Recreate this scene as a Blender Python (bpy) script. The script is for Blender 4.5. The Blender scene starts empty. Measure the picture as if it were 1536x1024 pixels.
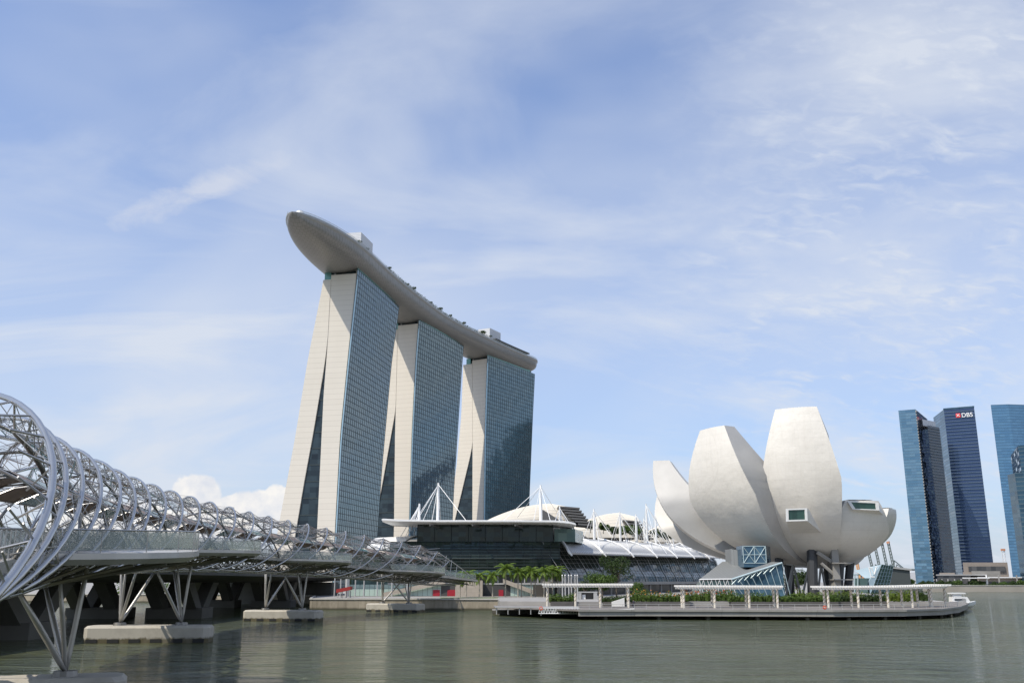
import bpy, math, random
from mathutils import Vector, Matrix
R = math.radians
random.seed(7)
S = bpy.context.scene
C = S.collection

# ------------------------------------------------------------------ camera
CAM_H, PITCH, F = 7.6, R(14.35), 1407.0
cd = bpy.data.cameras.new('camera'); cam = bpy.data.objects.new('camera', cd); C.objects.link(cam)
cd.sensor_width = 36.0; cd.lens = 36.0 * F / 1536.0; cd.clip_start = 0.5; cd.clip_end = 30000
cam.location = (0, 0, CAM_H); cam.rotation_euler = (math.pi / 2 + PITCH, 0, 0)
S.camera = cam
# ------------------------------------------------------------------ sun and sky
SUNV = Vector((-0.62, -0.47, 1.0)).normalized()
sd = bpy.data.lights.new('sun', 'SUN'); sun = bpy.data.objects.new('sun', sd); C.objects.link(sun)
sd.energy = 4.3; sd.angle = R(0.53); sd.color = (1.0, 0.915, 0.78)
sun.rotation_euler = SUNV.to_track_quat('Z', 'Y').to_euler(); sun.location = (-300, -200, 500)
SUN_EL = math.asin(SUNV.z); SUN_ROT = math.atan2(SUNV.x, SUNV.y)
world = bpy.data.worlds.new('World'); S.world = world; world.use_nodes = True
S.view_settings.view_transform = 'Standard'; S.view_settings.look = 'None'
S.view_settings.exposure = 0.0; S.view_settings.gamma = 1.0
S.cycles.max_bounces = 6; S.cycles.transparent_max_bounces = 12
S.cycles.caustics_reflective = False; S.cycles.caustics_refractive = False

class NT:
    """small helper to write node trees"""
    def __init__(s, tree): s.t = tree; s.n = tree.nodes; s.l = tree.links
    def node(s, typ, ins=None, **kw):
        n = s.n.new(typ)
        for k, v in kw.items(): setattr(n, k, v)
        if ins:
            for k, v in ins.items():
                if isinstance(v, bpy.types.NodeSocket): s.l.new(v, n.inputs[k])
                else: n.inputs[k].default_value = v
        return n
    def math(s, op, a, b=None, c=None, clamp=False):
        n = s.n.new('ShaderNodeMath'); n.operation = op; n.use_clamp = clamp
        for i, v in enumerate((a, b, c)):
            if v is None: continue
            if isinstance(v, bpy.types.NodeSocket): s.l.new(v, n.inputs[i])
            else: n.inputs[i].default_value = v
        return n.outputs[0]
    def mix(s, f, a, b, typ='RGBA', blend='MIX'):
        n = s.n.new('ShaderNodeMix'); n.data_type = typ
        if typ == 'RGBA': n.blend_type = blend
        ia, ib = (6, 7) if typ == 'RGBA' else (2, 3)
        for i, v in ((0, f), (ia, a), (ib, b)):
            if isinstance(v, bpy.types.NodeSocket): s.l.new(v, n.inputs[i])
            else: n.inputs[i].default_value = v if not (isinstance(v, tuple) and len(v) == 3) else (*v, 1)
        return n.outputs[2 if typ == 'RGBA' else 0]
    def ramp(s, f, stops):
        n = s.n.new('ShaderNodeValToRGB'); e = n.color_ramp.elements
        while len(e) < len(stops): e.new(0.5)
        for el, (p, c) in zip(e, stops):
            el.position = p; el.color = (c, c, c, 1) if not isinstance(c, tuple) else (*c, 1)
        s.l.new(f, n.inputs[0]); return n.outputs[0]
    def noise(s, vec, scale, detail=4, rough=0.55, dist=0.0, mscale=None, rot=None, loc=None):
        if mscale or rot or loc:
            m = s.node('ShaderNodeMapping', {'Vector': vec})
            if mscale: m.inputs['Scale'].default_value = mscale
            if rot: m.inputs['Rotation'].default_value = rot
            if loc: m.inputs['Location'].default_value = loc
            vec = m.outputs[0]
        n = s.node('ShaderNodeTexNoise', {'Vector': vec, 'Scale': scale, 'Detail': detail, 'Roughness': rough, 'Distortion': dist})
        return n.outputs[0]

def build_sky():
    w = NT(world.node_tree); w.n.clear()
    sky = w.node('ShaderNodeTexSky', sky_type='NISHITA', sun_disc=False, sun_elevation=SUN_EL, sun_rotation=SUN_ROT)
    sky.air_density = 1.0; sky.dust_density = 1.6; sky.ozone_density = 1.6; sky.altitude = 0
    tc = w.node('ShaderNodeTexCoord'); d = tc.outputs['Generated']
    sep = w.node('ShaderNodeSeparateXYZ', {0: d}); x, y, z = sep.outputs
    # clouds live on a high sheet: direction divided by its height (softened so that they do not rush to a point overhead)
    zz = w.math('MAXIMUM', z, 0.0)
    den = w.math('ADD', zz, 0.42)
    u = w.math('DIVIDE', x, den); v = w.math('DIVIDE', y, den)
    p = w.node('ShaderNodeCombineXYZ', {0: u, 1: v, 2: w.math('MULTIPLY', z, 0.6)}).outputs[0]
    broad = w.noise(p, 1.15, 4, 0.5, 0.5, mscale=(1.0, 0.8, 1), rot=(0, 0, R(25)), loc=(3.6, 1.1, 0))
    wisp = w.noise(p, 2.6, 8, 0.56, 1.3, mscale=(0.45, 1.0, 1), rot=(0, 0, R(-28)), loc=(0.4, 5.2, 0))
    fine = w.noise(p, 11.0, 6, 0.6, 0.5, mscale=(0.7, 1.0, 1), rot=(0, 0, R(-20)))
    rip = w.noise(p, 46.0, 3, 0.55, 0.6, mscale=(0.5, 1.0, 1), rot=(0, 0, R(-35)))
    b = w.ramp(broad, [(0.40, 0.0), (0.64, 1.0)])
    a = w.ramp(wisp, [(0.43, 0.0), (0.68, 1.0)])
    f = w.ramp(fine, [(0.42, 0.0), (0.75, 1.0)])
    r2 = w.ramp(rip, [(0.42, 0.0), (0.70, 1.0)])
    c = w.math('ADD', w.math('MULTIPLY', b, 0.46), w.math('MULTIPLY', a, 0.44))
    # a sheet of fine mackerel ripples on the right
    right = w.ramp(w.math('SUBTRACT', x, w.math('MULTIPLY', broad, 0.25)), [(0.0, 0.0), (0.22, 1.0)])
    c = w.math('ADD', c, w.math('MULTIPLY', w.math('MULTIPLY', r2, w.math('MULTIPLY', f, right)), 0.52))
    c = w.math('ADD', c, w.math('MULTIPLY', w.math('MULTIPLY', f, b), 0.10))
    c = w.math('ADD', c, w.math('MULTIPLY', w.math('MULTIPLY', right, w.ramp(z, [(0.1, 0.0), (0.35, 1.0)])), 0.16))
    # thin veil, whitest in the band above the horizon haze
    veil = w.ramp(z, [(0.0, 0.62), (0.12, 0.50), (0.28, 0.56), (0.50, 0.16), (0.8, 0.10)])
    c = w.math('ADD', w.math('MULTIPLY', c, 0.92), veil, clamp=True)
    c = w.math('MULTIPLY', c, 0.92)
    base = w.node('ShaderNodeMix', data_type='RGBA', blend_type='MULTIPLY')
    base.inputs[0].default_value = 1.0; w.l.new(sky.outputs[0], base.inputs[6]); base.inputs[7].default_value = (0.098, 0.140, 0.196, 1)
    col = w.mix(c, base.outputs[2], (0.72, 0.77, 0.86))
    az = w.math('DIVIDE', x, w.math('MAXIMUM', y, 0.05))
    el = w.math('DIVIDE', z, w.math('MAXIMUM', y, 0.05))
    q = w.node('ShaderNodeCombineXYZ', {0: az, 1: el, 2: 0.0}).outputs[0]
    # one bright feathered streak above and left of the towers
    sx = w.math('SUBTRACT', az, -0.35); sy = w.math('SUBTRACT', el, 0.437)
    sa = w.math('ADD', w.math('MULTIPLY', sx, 0.933), w.math('MULTIPLY', sy, 0.36)); sb = w.math('SUBTRACT', w.math('MULTIPLY', sy, 0.933), w.math('MULTIPLY', sx, 0.36))
    sn = w.noise(q, 22.0, 6, 0.65, 0.6, mscale=(0.5, 1.0, 1), rot=(0, 0, R(-21)))
    da = w.math('DIVIDE', sa, 0.105); db = w.math('DIVIDE', sb, 0.021)
    sd_ = w.math('SUBTRACT', 1.0, w.math('SQRT', w.math('ADD', w.math('MULTIPLY', da, da), w.math('MULTIPLY', db, db))))
    sd_ = w.math('ADD', sd_, w.math('MULTIPLY', w.math('SUBTRACT', sn, 0.5), 2.4))
    col = w.mix(w.math('MULTIPLY', w.ramp(sd_, [(0.0, 0.0), (0.9, 0.62)]), w.math('GREATER_THAN', y, 0.05)), col, (0.72, 0.75, 0.83))
    # low cumulus bank far off on the left
    cn = w.noise(q, 16.0, 7, 0.58, 0.2, loc=(2.3, 0.9, 0))
    def blob(cx, cy, rx, ry):
        dx = w.math('DIVIDE', w.math('SUBTRACT', az, cx), rx); dy = w.math('DIVIDE', w.math('SUBTRACT', el, cy), ry)
        return w.math('SUBTRACT', 1.0, w.math('SQRT', w.math('ADD', w.math('MULTIPLY', dx, dx), w.math('MULTIPLY', dy, dy))))
    m = w.math('MAXIMUM', blob(-0.333, 0.090, 0.030, 0.026), blob(-0.27, 0.070, 0.062, 0.024))
    m = w.math('MAXIMUM', m, blob(-0.40, 0.05, 0.11, 0.032))
    m = w.math('MAXIMUM', m, blob(-0.245, 0.083, 0.022, 0.016))
    m = w.math('ADD', m, w.math('MULTIPLY', w.math('SUBTRACT', cn, 0.5), 1.5))
    cm = w.ramp(m, [(0.05, 0.0), (0.17, 0.95)])
    front = w.math('GREATER_THAN', y, 0.05)
    cm = w.math('MULTIPLY', cm, front)
    cc = w.mix(w.ramp(w.noise(q, 26.0, 5, 0.6, loc=(2.3, 0.955, 0)), [(0.36, 0.0), (0.6, 1.0)]), (0.74, 0.77, 0.84), (0.98, 0.95, 0.91))
    col = w.mix(cm, col, cc)
    bg = w.node('ShaderNodeBackground', {'Color': col, 'Strength': 1.0})
    w.l.new(bg.outputs[0], w.node('ShaderNodeOutputWorld').inputs[0])
build_sky()

# ------------------------------------------------------------------ geometry helpers
_c, _s = math.cos(PITCH), math.sin(PITCH)
def W(px, py, Y):
    """the point Y metres ahead of the viewpoint that appears at this place of the photograph"""
    dx = (px - 768) / F; dy = (512 - py) / F
    yy = _c - dy * _s; zz = _s + dy * _c
    return Vector((dx / yy * Y, Y, CAM_H + zz / yy * Y))
def Wz(px, py, z):
    dy = (512 - py) / F
    yy = _c - dy * _s; zz = _s + dy * _c
    return W(px, py, (z - CAM_H) * yy / zz)

class MB:
    def __init__(s): s.v = []; s.f = []; s.m = []; s.uv = None; s.mi = 0
    def add(s, vs, fs):
        o = len(s.v); s.v += [tuple(p) for p in vs]
        for f in fs: s.f.append(tuple(i + o for i in f)); s.m.append(s.mi)
        return s
    def box(s, c, size, rz=0.0, ry=0.0):
        hx, hy, hz = size[0] / 2, size[1] / 2, size[2] / 2
        M = Matrix.Rotation(rz, 3, 'Z') @ Matrix.Rotation(ry, 3, 'Y')
        vs = [Vector(c) + M @ Vector((sx * hx, sy * hy, sz * hz)) for sz in (-1, 1) for sx, sy in ((-1, -1), (1, -1), (1, 1), (-1, 1))]
        return s.add(vs, [(3, 2, 1, 0), (4, 5, 6, 7), (0, 1, 5, 4), (1, 2, 6, 5), (2, 3, 7, 6), (3, 0, 4, 7)])
    def chamfer_box(s, c, size, rz=0.0, ch=0.3):
        hx, hy, hz = size[0] / 2, size[1] / 2, size[2] / 2
        M = Matrix.Rotation(rz, 3, 'Z'); rings = []
        for z, k in ((-hz, 0), (hz - ch, 0), (hz, ch)):
            a, b, q = hx - k, hy - k, 2.2 * ch
            pts = [(-a + q, -b), (a - q, -b), (a, -b + q), (a, b - q), (a - q, b), (-a + q, b), (-a, b - q), (-a, -b + q)]
            rings.append([Vector(c) + M @ Vector((x, y, z)) for x, y in pts])
        return s.loft(rings, closed=True, caps=True)
    def prism(s, poly, z0, z1):
        n = len(poly); f0 = z0 if callable(z0) else (lambda p: z0); f1 = z1 if callable(z1) else (lambda p: z1)
        area = sum(poly[i][0] * poly[(i + 1) % n][1] - poly[(i + 1) % n][0] * poly[i][1] for i in range(n))
        if area < 0: poly = poly[::-1]
        vs = [(p[0], p[1], f0(p)) for p in poly] + [(p[0], p[1], f1(p)) for p in poly]
        return s.add(vs, [tuple(range(n))[::-1], tuple(range(n, 2 * n))] + [(i, (i + 1) % n, n + (i + 1) % n, n + i) for i in range(n)])
    def loft(s, rings, closed=True, caps=False):
        n = len(rings[0]); vs = [p for r in rings for p in r]; fs = []
        for i in range(len(rings) - 1):
            for j in range(n if closed else n - 1):
                k = (j + 1) % n
                fs.append((i * n + j, i * n + k, (i + 1) * n + k, (i + 1) * n + j))
        if caps: fs += [tuple(range(n))[::-1], tuple((len(rings) - 1) * n + j for j in range(n))]
        return s.add(vs, fs)
    def tube(s, pts, r, n=6, caps=True):
        pts = [Vector(p) for p in pts]; rr = r if isinstance(r, (list, tuple)) else [r] * len(pts)
        rings = []; up = Vector((0, 0, 1)); prev = None
        for i, p in enumerate(pts):
            t = (pts[min(i + 1, len(pts) - 1)] - pts[max(i - 1, 0)])
            if t.length < 1e-9: t = up
            t.normalize()
            if prev is None:
                a = t.cross(up if abs(t.z) < 0.95 else Vector((1, 0, 0))).normalized()
            else:
                a = (prev - t * prev.dot(t)).normalized()
            prev = a; b = t.cross(a)
            rings.append([p + (a * math.cos(k * 2 * math.pi / n) + b * math.sin(k * 2 * math.pi / n)) * rr[i] for k in range(n)])
        return s.loft(rings, True, caps)
    def bar(s, p, q, r, n=4): return s.tube([p, q], r, n)
    def build_each(s, name, mat, parent=None, smooth=False):
        """every connected piece becomes an object of its own"""
        par = list(range(len(s.v)))
        def find(a):
            while par[a] != a: par[a] = par[par[a]]; a = par[a]
            return a
        for f in s.f:
            for i in f[1:]: par[find(i)] = find(f[0])
        groups = {}
        for f in s.f: groups.setdefault(find(f[0]), []).append(f)
        out = []
        for fs in groups.values():
            ids = sorted({i for f in fs for i in f}); mp = {a: b for b, a in enumerate(ids)}
            m = MB(); m.v = [s.v[i] for i in ids]; m.f = [tuple(mp[i] for i in f) for f in fs]; m.m = [0] * len(fs); out.append(m.build(name, mat, parent, smooth))
        return out
    def build(s, name, mat, parent=None, smooth=False):
        me = bpy.data.meshes.new(name)
        o_ = Vector(parent['_o']) if parent is not None and '_o' in parent else Vector((0, 0, 0))
        me.from_pydata([tuple(Vector(p) - o_) for p in s.v], [], s.f)
        for m in (mat if isinstance(mat, (list, tuple)) else [mat]): me.materials.append(m)
        if any(s.m): me.polygons.foreach_set('material_index', s.m)
        if smooth: me.polygons.foreach_set('use_smooth', [True] * len(s.f))
        me.update()
        o = bpy.data.objects.new(name, me); C.objects.link(o)
        if parent is not None:
            o.parent = parent
            if '_o' in parent: o['_o'] = parent['_o']
        return o

def thing(name, label, cat, loc=(0, 0, 0), group=None, rz=0.0):
    o = bpy.data.objects.new(name, None); C.objects.link(o); o.location = loc; o.rotation_euler.z = rz
    o.empty_display_size = 0.5
    o['label'] = label; o['category'] = cat
    if group: o['group'] = group
    if rz == 0: o['_o'] = list(loc)
    return o
def local_thing(*a, **k):
    """parts of this one are written in its own coordinates, so it can be copied"""
    o = thing(*a, **k)
    if '_o' in o: del o['_o']
    return o
def tag(o, label, cat, group=None, kind=None):
    o['label'] = label; o['category'] = cat
    if group: o['group'] = group
    if kind: o['kind'] = kind
    return o
def struct(o): o['kind'] = 'structure'; return o
def copy_thing(root, loc, rz, label, scale=None):
    r = root.copy(); C.objects.link(r); r.location = loc; r.rotation_euler.z = rz; r['label'] = label
    if scale: r.scale = (scale, scale, scale)
    for ch in root.children:
        c = ch.copy(); C.objects.link(c); c.parent = r
        for g in ch.children:
            d = g.copy(); C.objects.link(d); d.parent = c
    return r

# ------------------------------------------------------------------ materials
def mat(name, col, rough=0.6, metal=0.0, spec=0.5, var=0.0, vscale=1.0, bump=0.0, bscale=20.0, fn=None):
    m = bpy.data.materials.new(name); m.use_nodes = True; t = NT(m.node_tree); b = t.n['Principled BSDF']
    b.inputs['Base Color'].default_value = (*col, 1); b.inputs['Roughness'].default_value = rough
    b.inputs['Metallic'].default_value = metal; b.inputs['Specular IOR Level'].default_value = spec
    tc = t.node('ShaderNodeTexCoord').outputs['Object']
    if var:
        n = t.noise(tc, vscale, 5, 0.6)
        c = t.mix(t.ramp(n, [(0.3, 0.0), (0.7, 1.0)]), tuple(x * (1 - var) for x in col), tuple(min(1, x * (1 + var)) for x in col))
        t.l.new(c, b.inputs['Base Color'])
    if bump:
        bn = t.node('ShaderNodeBump', {'Height': t.noise(tc, bscale, 4, 0.6), 'Strength': bump, 'Distance': 0.1})
        t.l.new(bn.outputs[0], b.inputs['Normal'])
    if fn: fn(t, b, tc)
    return m

def panel_fn(w, h, dark, var=0.06, mort=0.03, axis='XZ', off=0.0, stain=0.0):
    """cladding in rectangular panels with thin joints; axis picks the plane"""
    def fn(t, b, tc):
        sp = t.node('ShaderNodeSeparateXYZ', {0: tc}); o = sp.outputs
        if axis == 'XZ': u = t.math('ADD', o[0], t.math('MULTIPLY', o[1], 0.37)); v = o[2]
        elif axis == 'YZ': u = o[1]; v = o[2]
        else: u = o[0]; v = o[1]
        vec = t.node('ShaderNodeCombineXYZ', {0: u, 1: v, 2: 0.0}).outputs[0]
        base = tuple(b.inputs['Base Color'].default_value)[:3]
        br = t.node('ShaderNodeTexBrick', {'Vector': vec, 'Color1': (*base, 1), 'Color2': (*[x * (1 - var) for x in base], 1), 'Mortar': (*dark, 1),
            'Scale': 1.0, 'Mortar Size': mort, 'Mortar Smooth': 0.1, 'Brick Width': w, 'Row Height': h}, offset=off)
        col = br.outputs[0]
        if stain:
            n = t.noise(tc, 0.12, 6, 0.7, mscale=(1, 1, 0.25))
            col = t.mix(t.ramp(n, [(0.45, 0.0), (0.75, stain)]), col, tuple(x * 0.6 for x in base))
        t.l.new(col, b.inputs['Base Color'])
    return fn

def glass_fn(w, h, amp=0.012, c2=None, axis='YZ', seed=0.0):
    """coated facade glass: every pane tilts and tints a little differently"""
    def fn(t, b, tc):
        sp = t.node('ShaderNodeSeparateXYZ', {0: tc}); o = sp.outputs
        u = o[1] if axis == 'YZ' else o[0]
        fu = t.math('FLOOR', t.math('DIVIDE', u, w)); fv = t.math('FLOOR', t.math('DIVIDE', o[2], h))
        vec = t.node('ShaderNodeCombineXYZ', {0: fu, 1: fv, 2: seed}).outputs[0]
        wn = t.node('ShaderNodeTexWhiteNoise', {'Vector': vec}, noise_dimensions='3D')
        geo = t.node('ShaderNodeNewGeometry')
        d = t.node('ShaderNodeVectorMath', {0: wn.outputs['Color'], 1: (0.5, 0.5, 0.5)}, operation='SUBTRACT').outputs[0]
        d = t.node('ShaderNodeVectorMath', {0: d}, operation='SCALE'); d.inputs['Scale'].default_value = amp * 2
        nn = t.node('ShaderNodeVectorMath', {0: geo.outputs['Normal'], 1: d.outputs[0]}, operation='ADD').outputs[0]
        nn = t.node('ShaderNodeVectorMath', {0: nn}, operation='NORMALIZE').outputs[0]
        t.l.new(nn, b.inputs['Normal'])
        base = tuple(b.inputs['Base Color'].default_value)[:3]
        c2_ = c2 or tuple(x * 0.6 for x in base)
        t.l.new(t.mix(wn.outputs['Value'], base, c2_), b.inputs['Base Color'])
    return fn

M = {}
M['steel'] = mat('brushed_stainless_steel', (0.50, 0.495, 0.485), 0.27, 0.92, var=0.06, vscale=0.7)
M['steel_rod'] = mat('steel_rod', (0.48, 0.47, 0.46), 0.38, 0.75)
M['steel_dark'] = mat('weathered_steel', (0.23, 0.22, 0.20), 0.45, 0.7, var=0.2, vscale=0.8)
M['steel_plate'] = mat('steel_fascia_plate', (0.50, 0.48, 0.45), 0.38, 0.45, var=0.12, vscale=0.4)
M['rail_glass'] = mat('railing_glass', (0.36, 0.41, 0.38), 0.08, 0.0)
_b = M['rail_glass'].node_tree.nodes['Principled BSDF']; _b.inputs['Alpha'].default_value = 0.36
M['canopy_glass'] = mat('teal_canopy_glass', (0.16, 0.36, 0.38), 0.1, 0.1)
M['canopy_glass'].node_tree.nodes['Principled BSDF'].inputs['Alpha'].default_value = 0.75
M['mesh'] = mat('perforated_steel_canopy', (0.34, 0.26, 0.21), 0.5, 0.35, var=0.15, vscale=1.5)
M['deck'] = mat('bridge_deck', (0.16, 0.15, 0.14), 0.7, var=0.2, vscale=0.6)
def cap_fn(t, b, tc):
    sp = t.node('ShaderNodeSeparateXYZ', {0: tc}).outputs
    z = sp[2]
    n = t.noise(tc, 1.6, 6, 0.7, mscale=(1, 1, 0.4))
    tide = t.math('ADD', z, t.math('MULTIPLY', n, -0.9))
    c = t.mix(t.ramp(tide, [(-0.10, 0.0), (0.28, 1.0)]), (0.10, 0.085, 0.045), (0.46, 0.43, 0.37))
    c2 = t.mix(t.ramp(t.noise(tc, 0.5, 6, 0.65), [(0.45, 0.0), (0.75, 0.5)]), c, (0.26, 0.24, 0.20))
    t.l.new(c2, b.inputs['Base Color'])
M['pile_cap'] = mat('pile_cap_concrete', (0.45, 0.42, 0.36), 0.85, bump=0.15, bscale=3, fn=cap_fn)
M['black'] = mat('matt_black', (0.02, 0.02, 0.02), 0.8)
M['road_concrete'] = mat('shade_darkened_concrete', (0.13, 0.127, 0.115), 0.85, var=0.2, vscale=0.12, bump=0.1, bscale=2)  # concrete colour lowered to carry the shade on the piers and girder
M['cream'] = mat('cream_cladding_panels', (0.69, 0.645, 0.57), 0.55, fn=panel_fn(60, 3.3, (0.52, 0.48, 0.42), 0.03, 0.10, 'XZ', stain=0.06), spec=0.3)
M['tower_glass'] = mat('tower_facade_glass', (0.160, 0.222, 0.235), 0.06, 0.5, fn=glass_fn(3.45, 3.3, 0.005, (0.11, 0.17, 0.19)))
M['mullion'] = mat('dark_mullions', (0.035, 0.05, 0.055), 0.5, 0.3)
M['edge_fin'] = mat('pale_blue_edge_glass', (0.40, 0.58, 0.68), 0.2, 0.2)
M['parapet'] = mat('green_parapet_glass', (0.12, 0.27, 0.25), 0.15, 0.35)
M['atrium'] = mat('dark_atrium_glass', (0.05, 0.075, 0.09), 0.15, 0.5, fn=glass_fn(4, 3.3, 0.015, (0.02, 0.03, 0.04), axis='XZ'))
M['hull'] = mat('metal_hull_cladding', (0.27, 0.26, 0.245), 0.42, 0.3, fn=panel_fn(2.4, 2.4, (0.195, 0.19, 0.175), 0.08, 0.14, 'XY', off=0.5))
M['hull_rim'] = mat('hull_rim_band', (0.33, 0.33, 0.32), 0.45, 0.3, var=0.08, vscale=0.2)
M['roof_dark'] = mat('rooftop_dark', (0.06, 0.06, 0.06), 0.7)
M['white_box'] = mat('white_louvre_box', (0.62, 0.63, 0.65), 0.5, fn=panel_fn(60, 1.1, (0.40, 0.41, 0.43), 0.03, 0.12, 'XZ'))
M['red_roof'] = mat('reddish_umbrella', (0.20, 0.05, 0.04), 0.7)
M['white'] = mat('white_painted_steel', (0.78, 0.78, 0.77), 0.4, var=0.04, vscale=0.3)
M['louvre'] = mat('pale_grey_louvres', (0.40, 0.40, 0.395), 0.65, 0.0)
M['shell'] = mat('cream_shell_roof', (0.74, 0.69, 0.60), 0.55, var=0.05, vscale=0.1)
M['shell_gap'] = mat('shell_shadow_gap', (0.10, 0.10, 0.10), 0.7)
M['mall_glass'] = mat('dark_mall_glass', (0.030, 0.048, 0.038), 0.10, 0.06, spec=0.35, fn=glass_fn(2.4, 1.5, 0.03, (0.012, 0.02, 0.016), axis='XZ'))
M['mall_glass2'] = mat('teal_mall_glass', (0.17, 0.26, 0.25), 0.12, 0.35, fn=glass_fn(3, 3, 0.03, (0.10, 0.17, 0.17), axis='XZ'))
M['planter'] = mat('dark_planter_wall', (0.10, 0.095, 0.09), 0.7, var=0.2, vscale=0.5)
M['shop_dark'] = mat('dark_shopfront', (0.035, 0.033, 0.03), 0.3, fn=glass_fn(3.3, 4.0, 0.03, (0.10, 0.09, 0.08), axis='XZ'))
M['soffit'] = mat('grey_concrete_band', (0.30, 0.29, 0.27), 0.8, var=0.1, vscale=0.2)
M['beige'] = mat('beige_stone_wall', (0.42, 0.37, 0.31), 0.8, fn=panel_fn(2.4, 1.2, (0.26, 0.23, 0.19), 0.12, 0.03, 'XZ', off=0.5))
M['mint'] = mat('mint_glass_panel', (0.44, 0.56, 0.50), 0.35, fn=panel_fn(1.6, 2.6, (0.10, 0.13, 0.12), 0.10, 0.06, 'XZ'))
M['red'] = mat('dark_red_door', (0.33, 0.015, 0.03), 0.5)
M['red_awning'] = mat('dimmed_red_awning', (0.30, 0.025, 0.02), 0.6)  # red dimmed in the colour for the shade under the road bridge
def petal_fn(t, b, tc):
    n = t.noise(tc, 0.07, 6, 0.6)
    n2 = t.noise(tc, 0.9, 5, 0.65, mscale=(1, 1, 0.07))
    base = t.mix(t.ramp(n, [(0.35, 0.0), (0.7, 1.0)]), (0.70, 0.665, 0.605), (0.76, 0.725, 0.665))
    c = t.mix(t.ramp(n2, [(0.5, 0.0), (0.8, 0.18)]), base, (0.40, 0.36, 0.30))
    sp = t.node('ShaderNodeSeparateXYZ', {0: tc}).outputs
    g = t.math('FRACT', t.math('MULTIPLY', sp[2], 0.42))
    g2 = t.math('FRACT', t.math('MULTIPLY', t.math('ADD', sp[0], t.math('MULTIPLY', sp[1], 0.3)), 0.30))
    line = t.math('MAXIMUM', t.math('LESS_THAN', g, 0.045), t.math('MULTIPLY', t.math('LESS_THAN', g2, 0.03), 0.6))
    c = t.mix(t.math('MULTIPLY', line, 0.12), c, (0.30, 0.28, 0.25))
    vec = t.node('ShaderNodeCombineXYZ', {0: t.math('FLOOR', t.math('MULTIPLY', t.math('ADD', sp[0], t.math('MULTIPLY', sp[1], 0.3)), 0.30)), 1: t.math('FLOOR', t.math('MULTIPLY', sp[2], 0.42)), 2: 0.0}).outputs[0]
    wn = t.node('ShaderNodeTexWhiteNoise', {'Vector': vec}).outputs['Value']
    c = t.mix(t.math('MULTIPLY', wn, 0.05), c, (0.35, 0.34, 0.32))
    t.l.new(c, b.inputs['Base Color'])
    t.l.new(t.math('ADD', t.math('MULTIPLY', n, 0.25), 0.22), b.inputs['Roughness'])
    bn = t.node('ShaderNodeBump', {'Height': t.noise(tc, 0.18, 4, 0.5), 'Strength': 0.25, 'Distance': 1.2}); t.l.new(bn.outputs[0], b.inputs['Normal'])
M['petal'] = mat('white_fibre_polymer_skin', (0.66, 0.645, 0.61), 0.34, spec=0.45, fn=petal_fn)
M['petal_side'] = mat('stainless_petal_side', (0.44, 0.43, 0.41), 0.5, 0.12, var=0.08, vscale=0.15)
M['petal_in'] = mat('warm_inner_petal_skin', (0.56, 0.52, 0.46), 0.45, 0.0, var=0.05, vscale=0.1)
M['win_frame'] = mat('white_window_frame', (0.75, 0.75, 0.73), 0.5)
M['green_glass'] = mat('dark_green_window', (0.05, 0.11, 0.09), 0.1, 0.4, fn=glass_fn(1.5, 3, 0.03, (0.03, 0.07, 0.06), axis='XZ'))
M['column'] = mat('dark_raking_column', (0.05, 0.053, 0.058), 0.5)
M['lattice'] = mat('grey_lattice_strut', (0.40, 0.40, 0.39), 0.5, 0.3)
M['pale_roof'] = mat('pale_grey_glass_roof', (0.26, 0.34, 0.38), 0.25, 0.2, var=0.08, vscale=0.3)
M['dull_wall'] = mat('dull_dark_wall', (0.07, 0.08, 0.08), 0.6, var=0.1, vscale=0.2)
M['zinc'] = mat('grey_zinc_roof', (0.24, 0.25, 0.25), 0.5, 0.2, fn=panel_fn(0.9, 60, (0.17, 0.18, 0.18), 0.05, 0.06, 'XY'))
M['blue_glass'] = mat('blue_pavilion_glass', (0.10, 0.20, 0.28), 0.08, 0.4, fn=glass_fn(3, 4, 0.05, (0.05, 0.11, 0.17), axis='XZ'))
M['pale_frame'] = mat('pale_glass_frame', (0.42, 0.52, 0.54), 0.3, 0.2)
def bw_fn(t, b, tc):
    n = t.noise(tc, 0.35, 6, 0.7)
    c = t.mix(t.ramp(n, [(0.35, 0.0), (0.7, 1.0)]), (0.15, 0.135, 0.125), (0.23, 0.21, 0.195))
    t.l.new(c, b.inputs['Base Color'])
M['boardwalk'] = mat('timber_boardwalk', (0.28, 0.25, 0.23), 0.8, fn=bw_fn)
M['fascia'] = mat('stained_concrete_edge', (0.31, 0.30, 0.275), 0.8, fn=panel_fn(9.0, 5.0, (0.2, 0.2, 0.18), 0.08, 0.06, 'XZ', stain=0.7))
M['pile'] = mat('dark_wet_pile', (0.07, 0.065, 0.05), 0.7, var=0.3, vscale=1)
def wall_fn(t, b, tc):
    n = t.noise(tc, 0.35, 8, 0.7, mscale=(1, 1, 0.5)); n2 = t.noise(tc, 0.9, 6, 0.75, mscale=(1, 1, 0.12))
    c = t.mix(t.ramp(n, [(0.35, 0.0), (0.7, 1.0)]), (0.40, 0.35, 0.27), (0.25, 0.215, 0.165))
    c = t.mix(t.ramp(n2, [(0.5, 0.0), (0.72, 0.75)]), c, (0.13, 0.11, 0.08))
    z = t.node('ShaderNodeSeparateXYZ', {0: tc}).outputs[2]
    c = t.mix(t.ramp(t.math('ADD', z, t.math('MULTIPLY', n, -0.5)), [(0.0, 0.9), (0.5, 0.0)]), c, (0.05, 0.05, 0.03))
    t.l.new(c, b.inputs['Base Color'])
M['seawall'] = mat('stained_seawall_stone', (0.4, 0.35, 0.27), 0.9, fn=wall_fn, bump=0.2, bscale=2)
M['coping'] = mat('pale_wall_coping', (0.50, 0.48, 0.44), 0.8, var=0.1, vscale=0.5)
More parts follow.
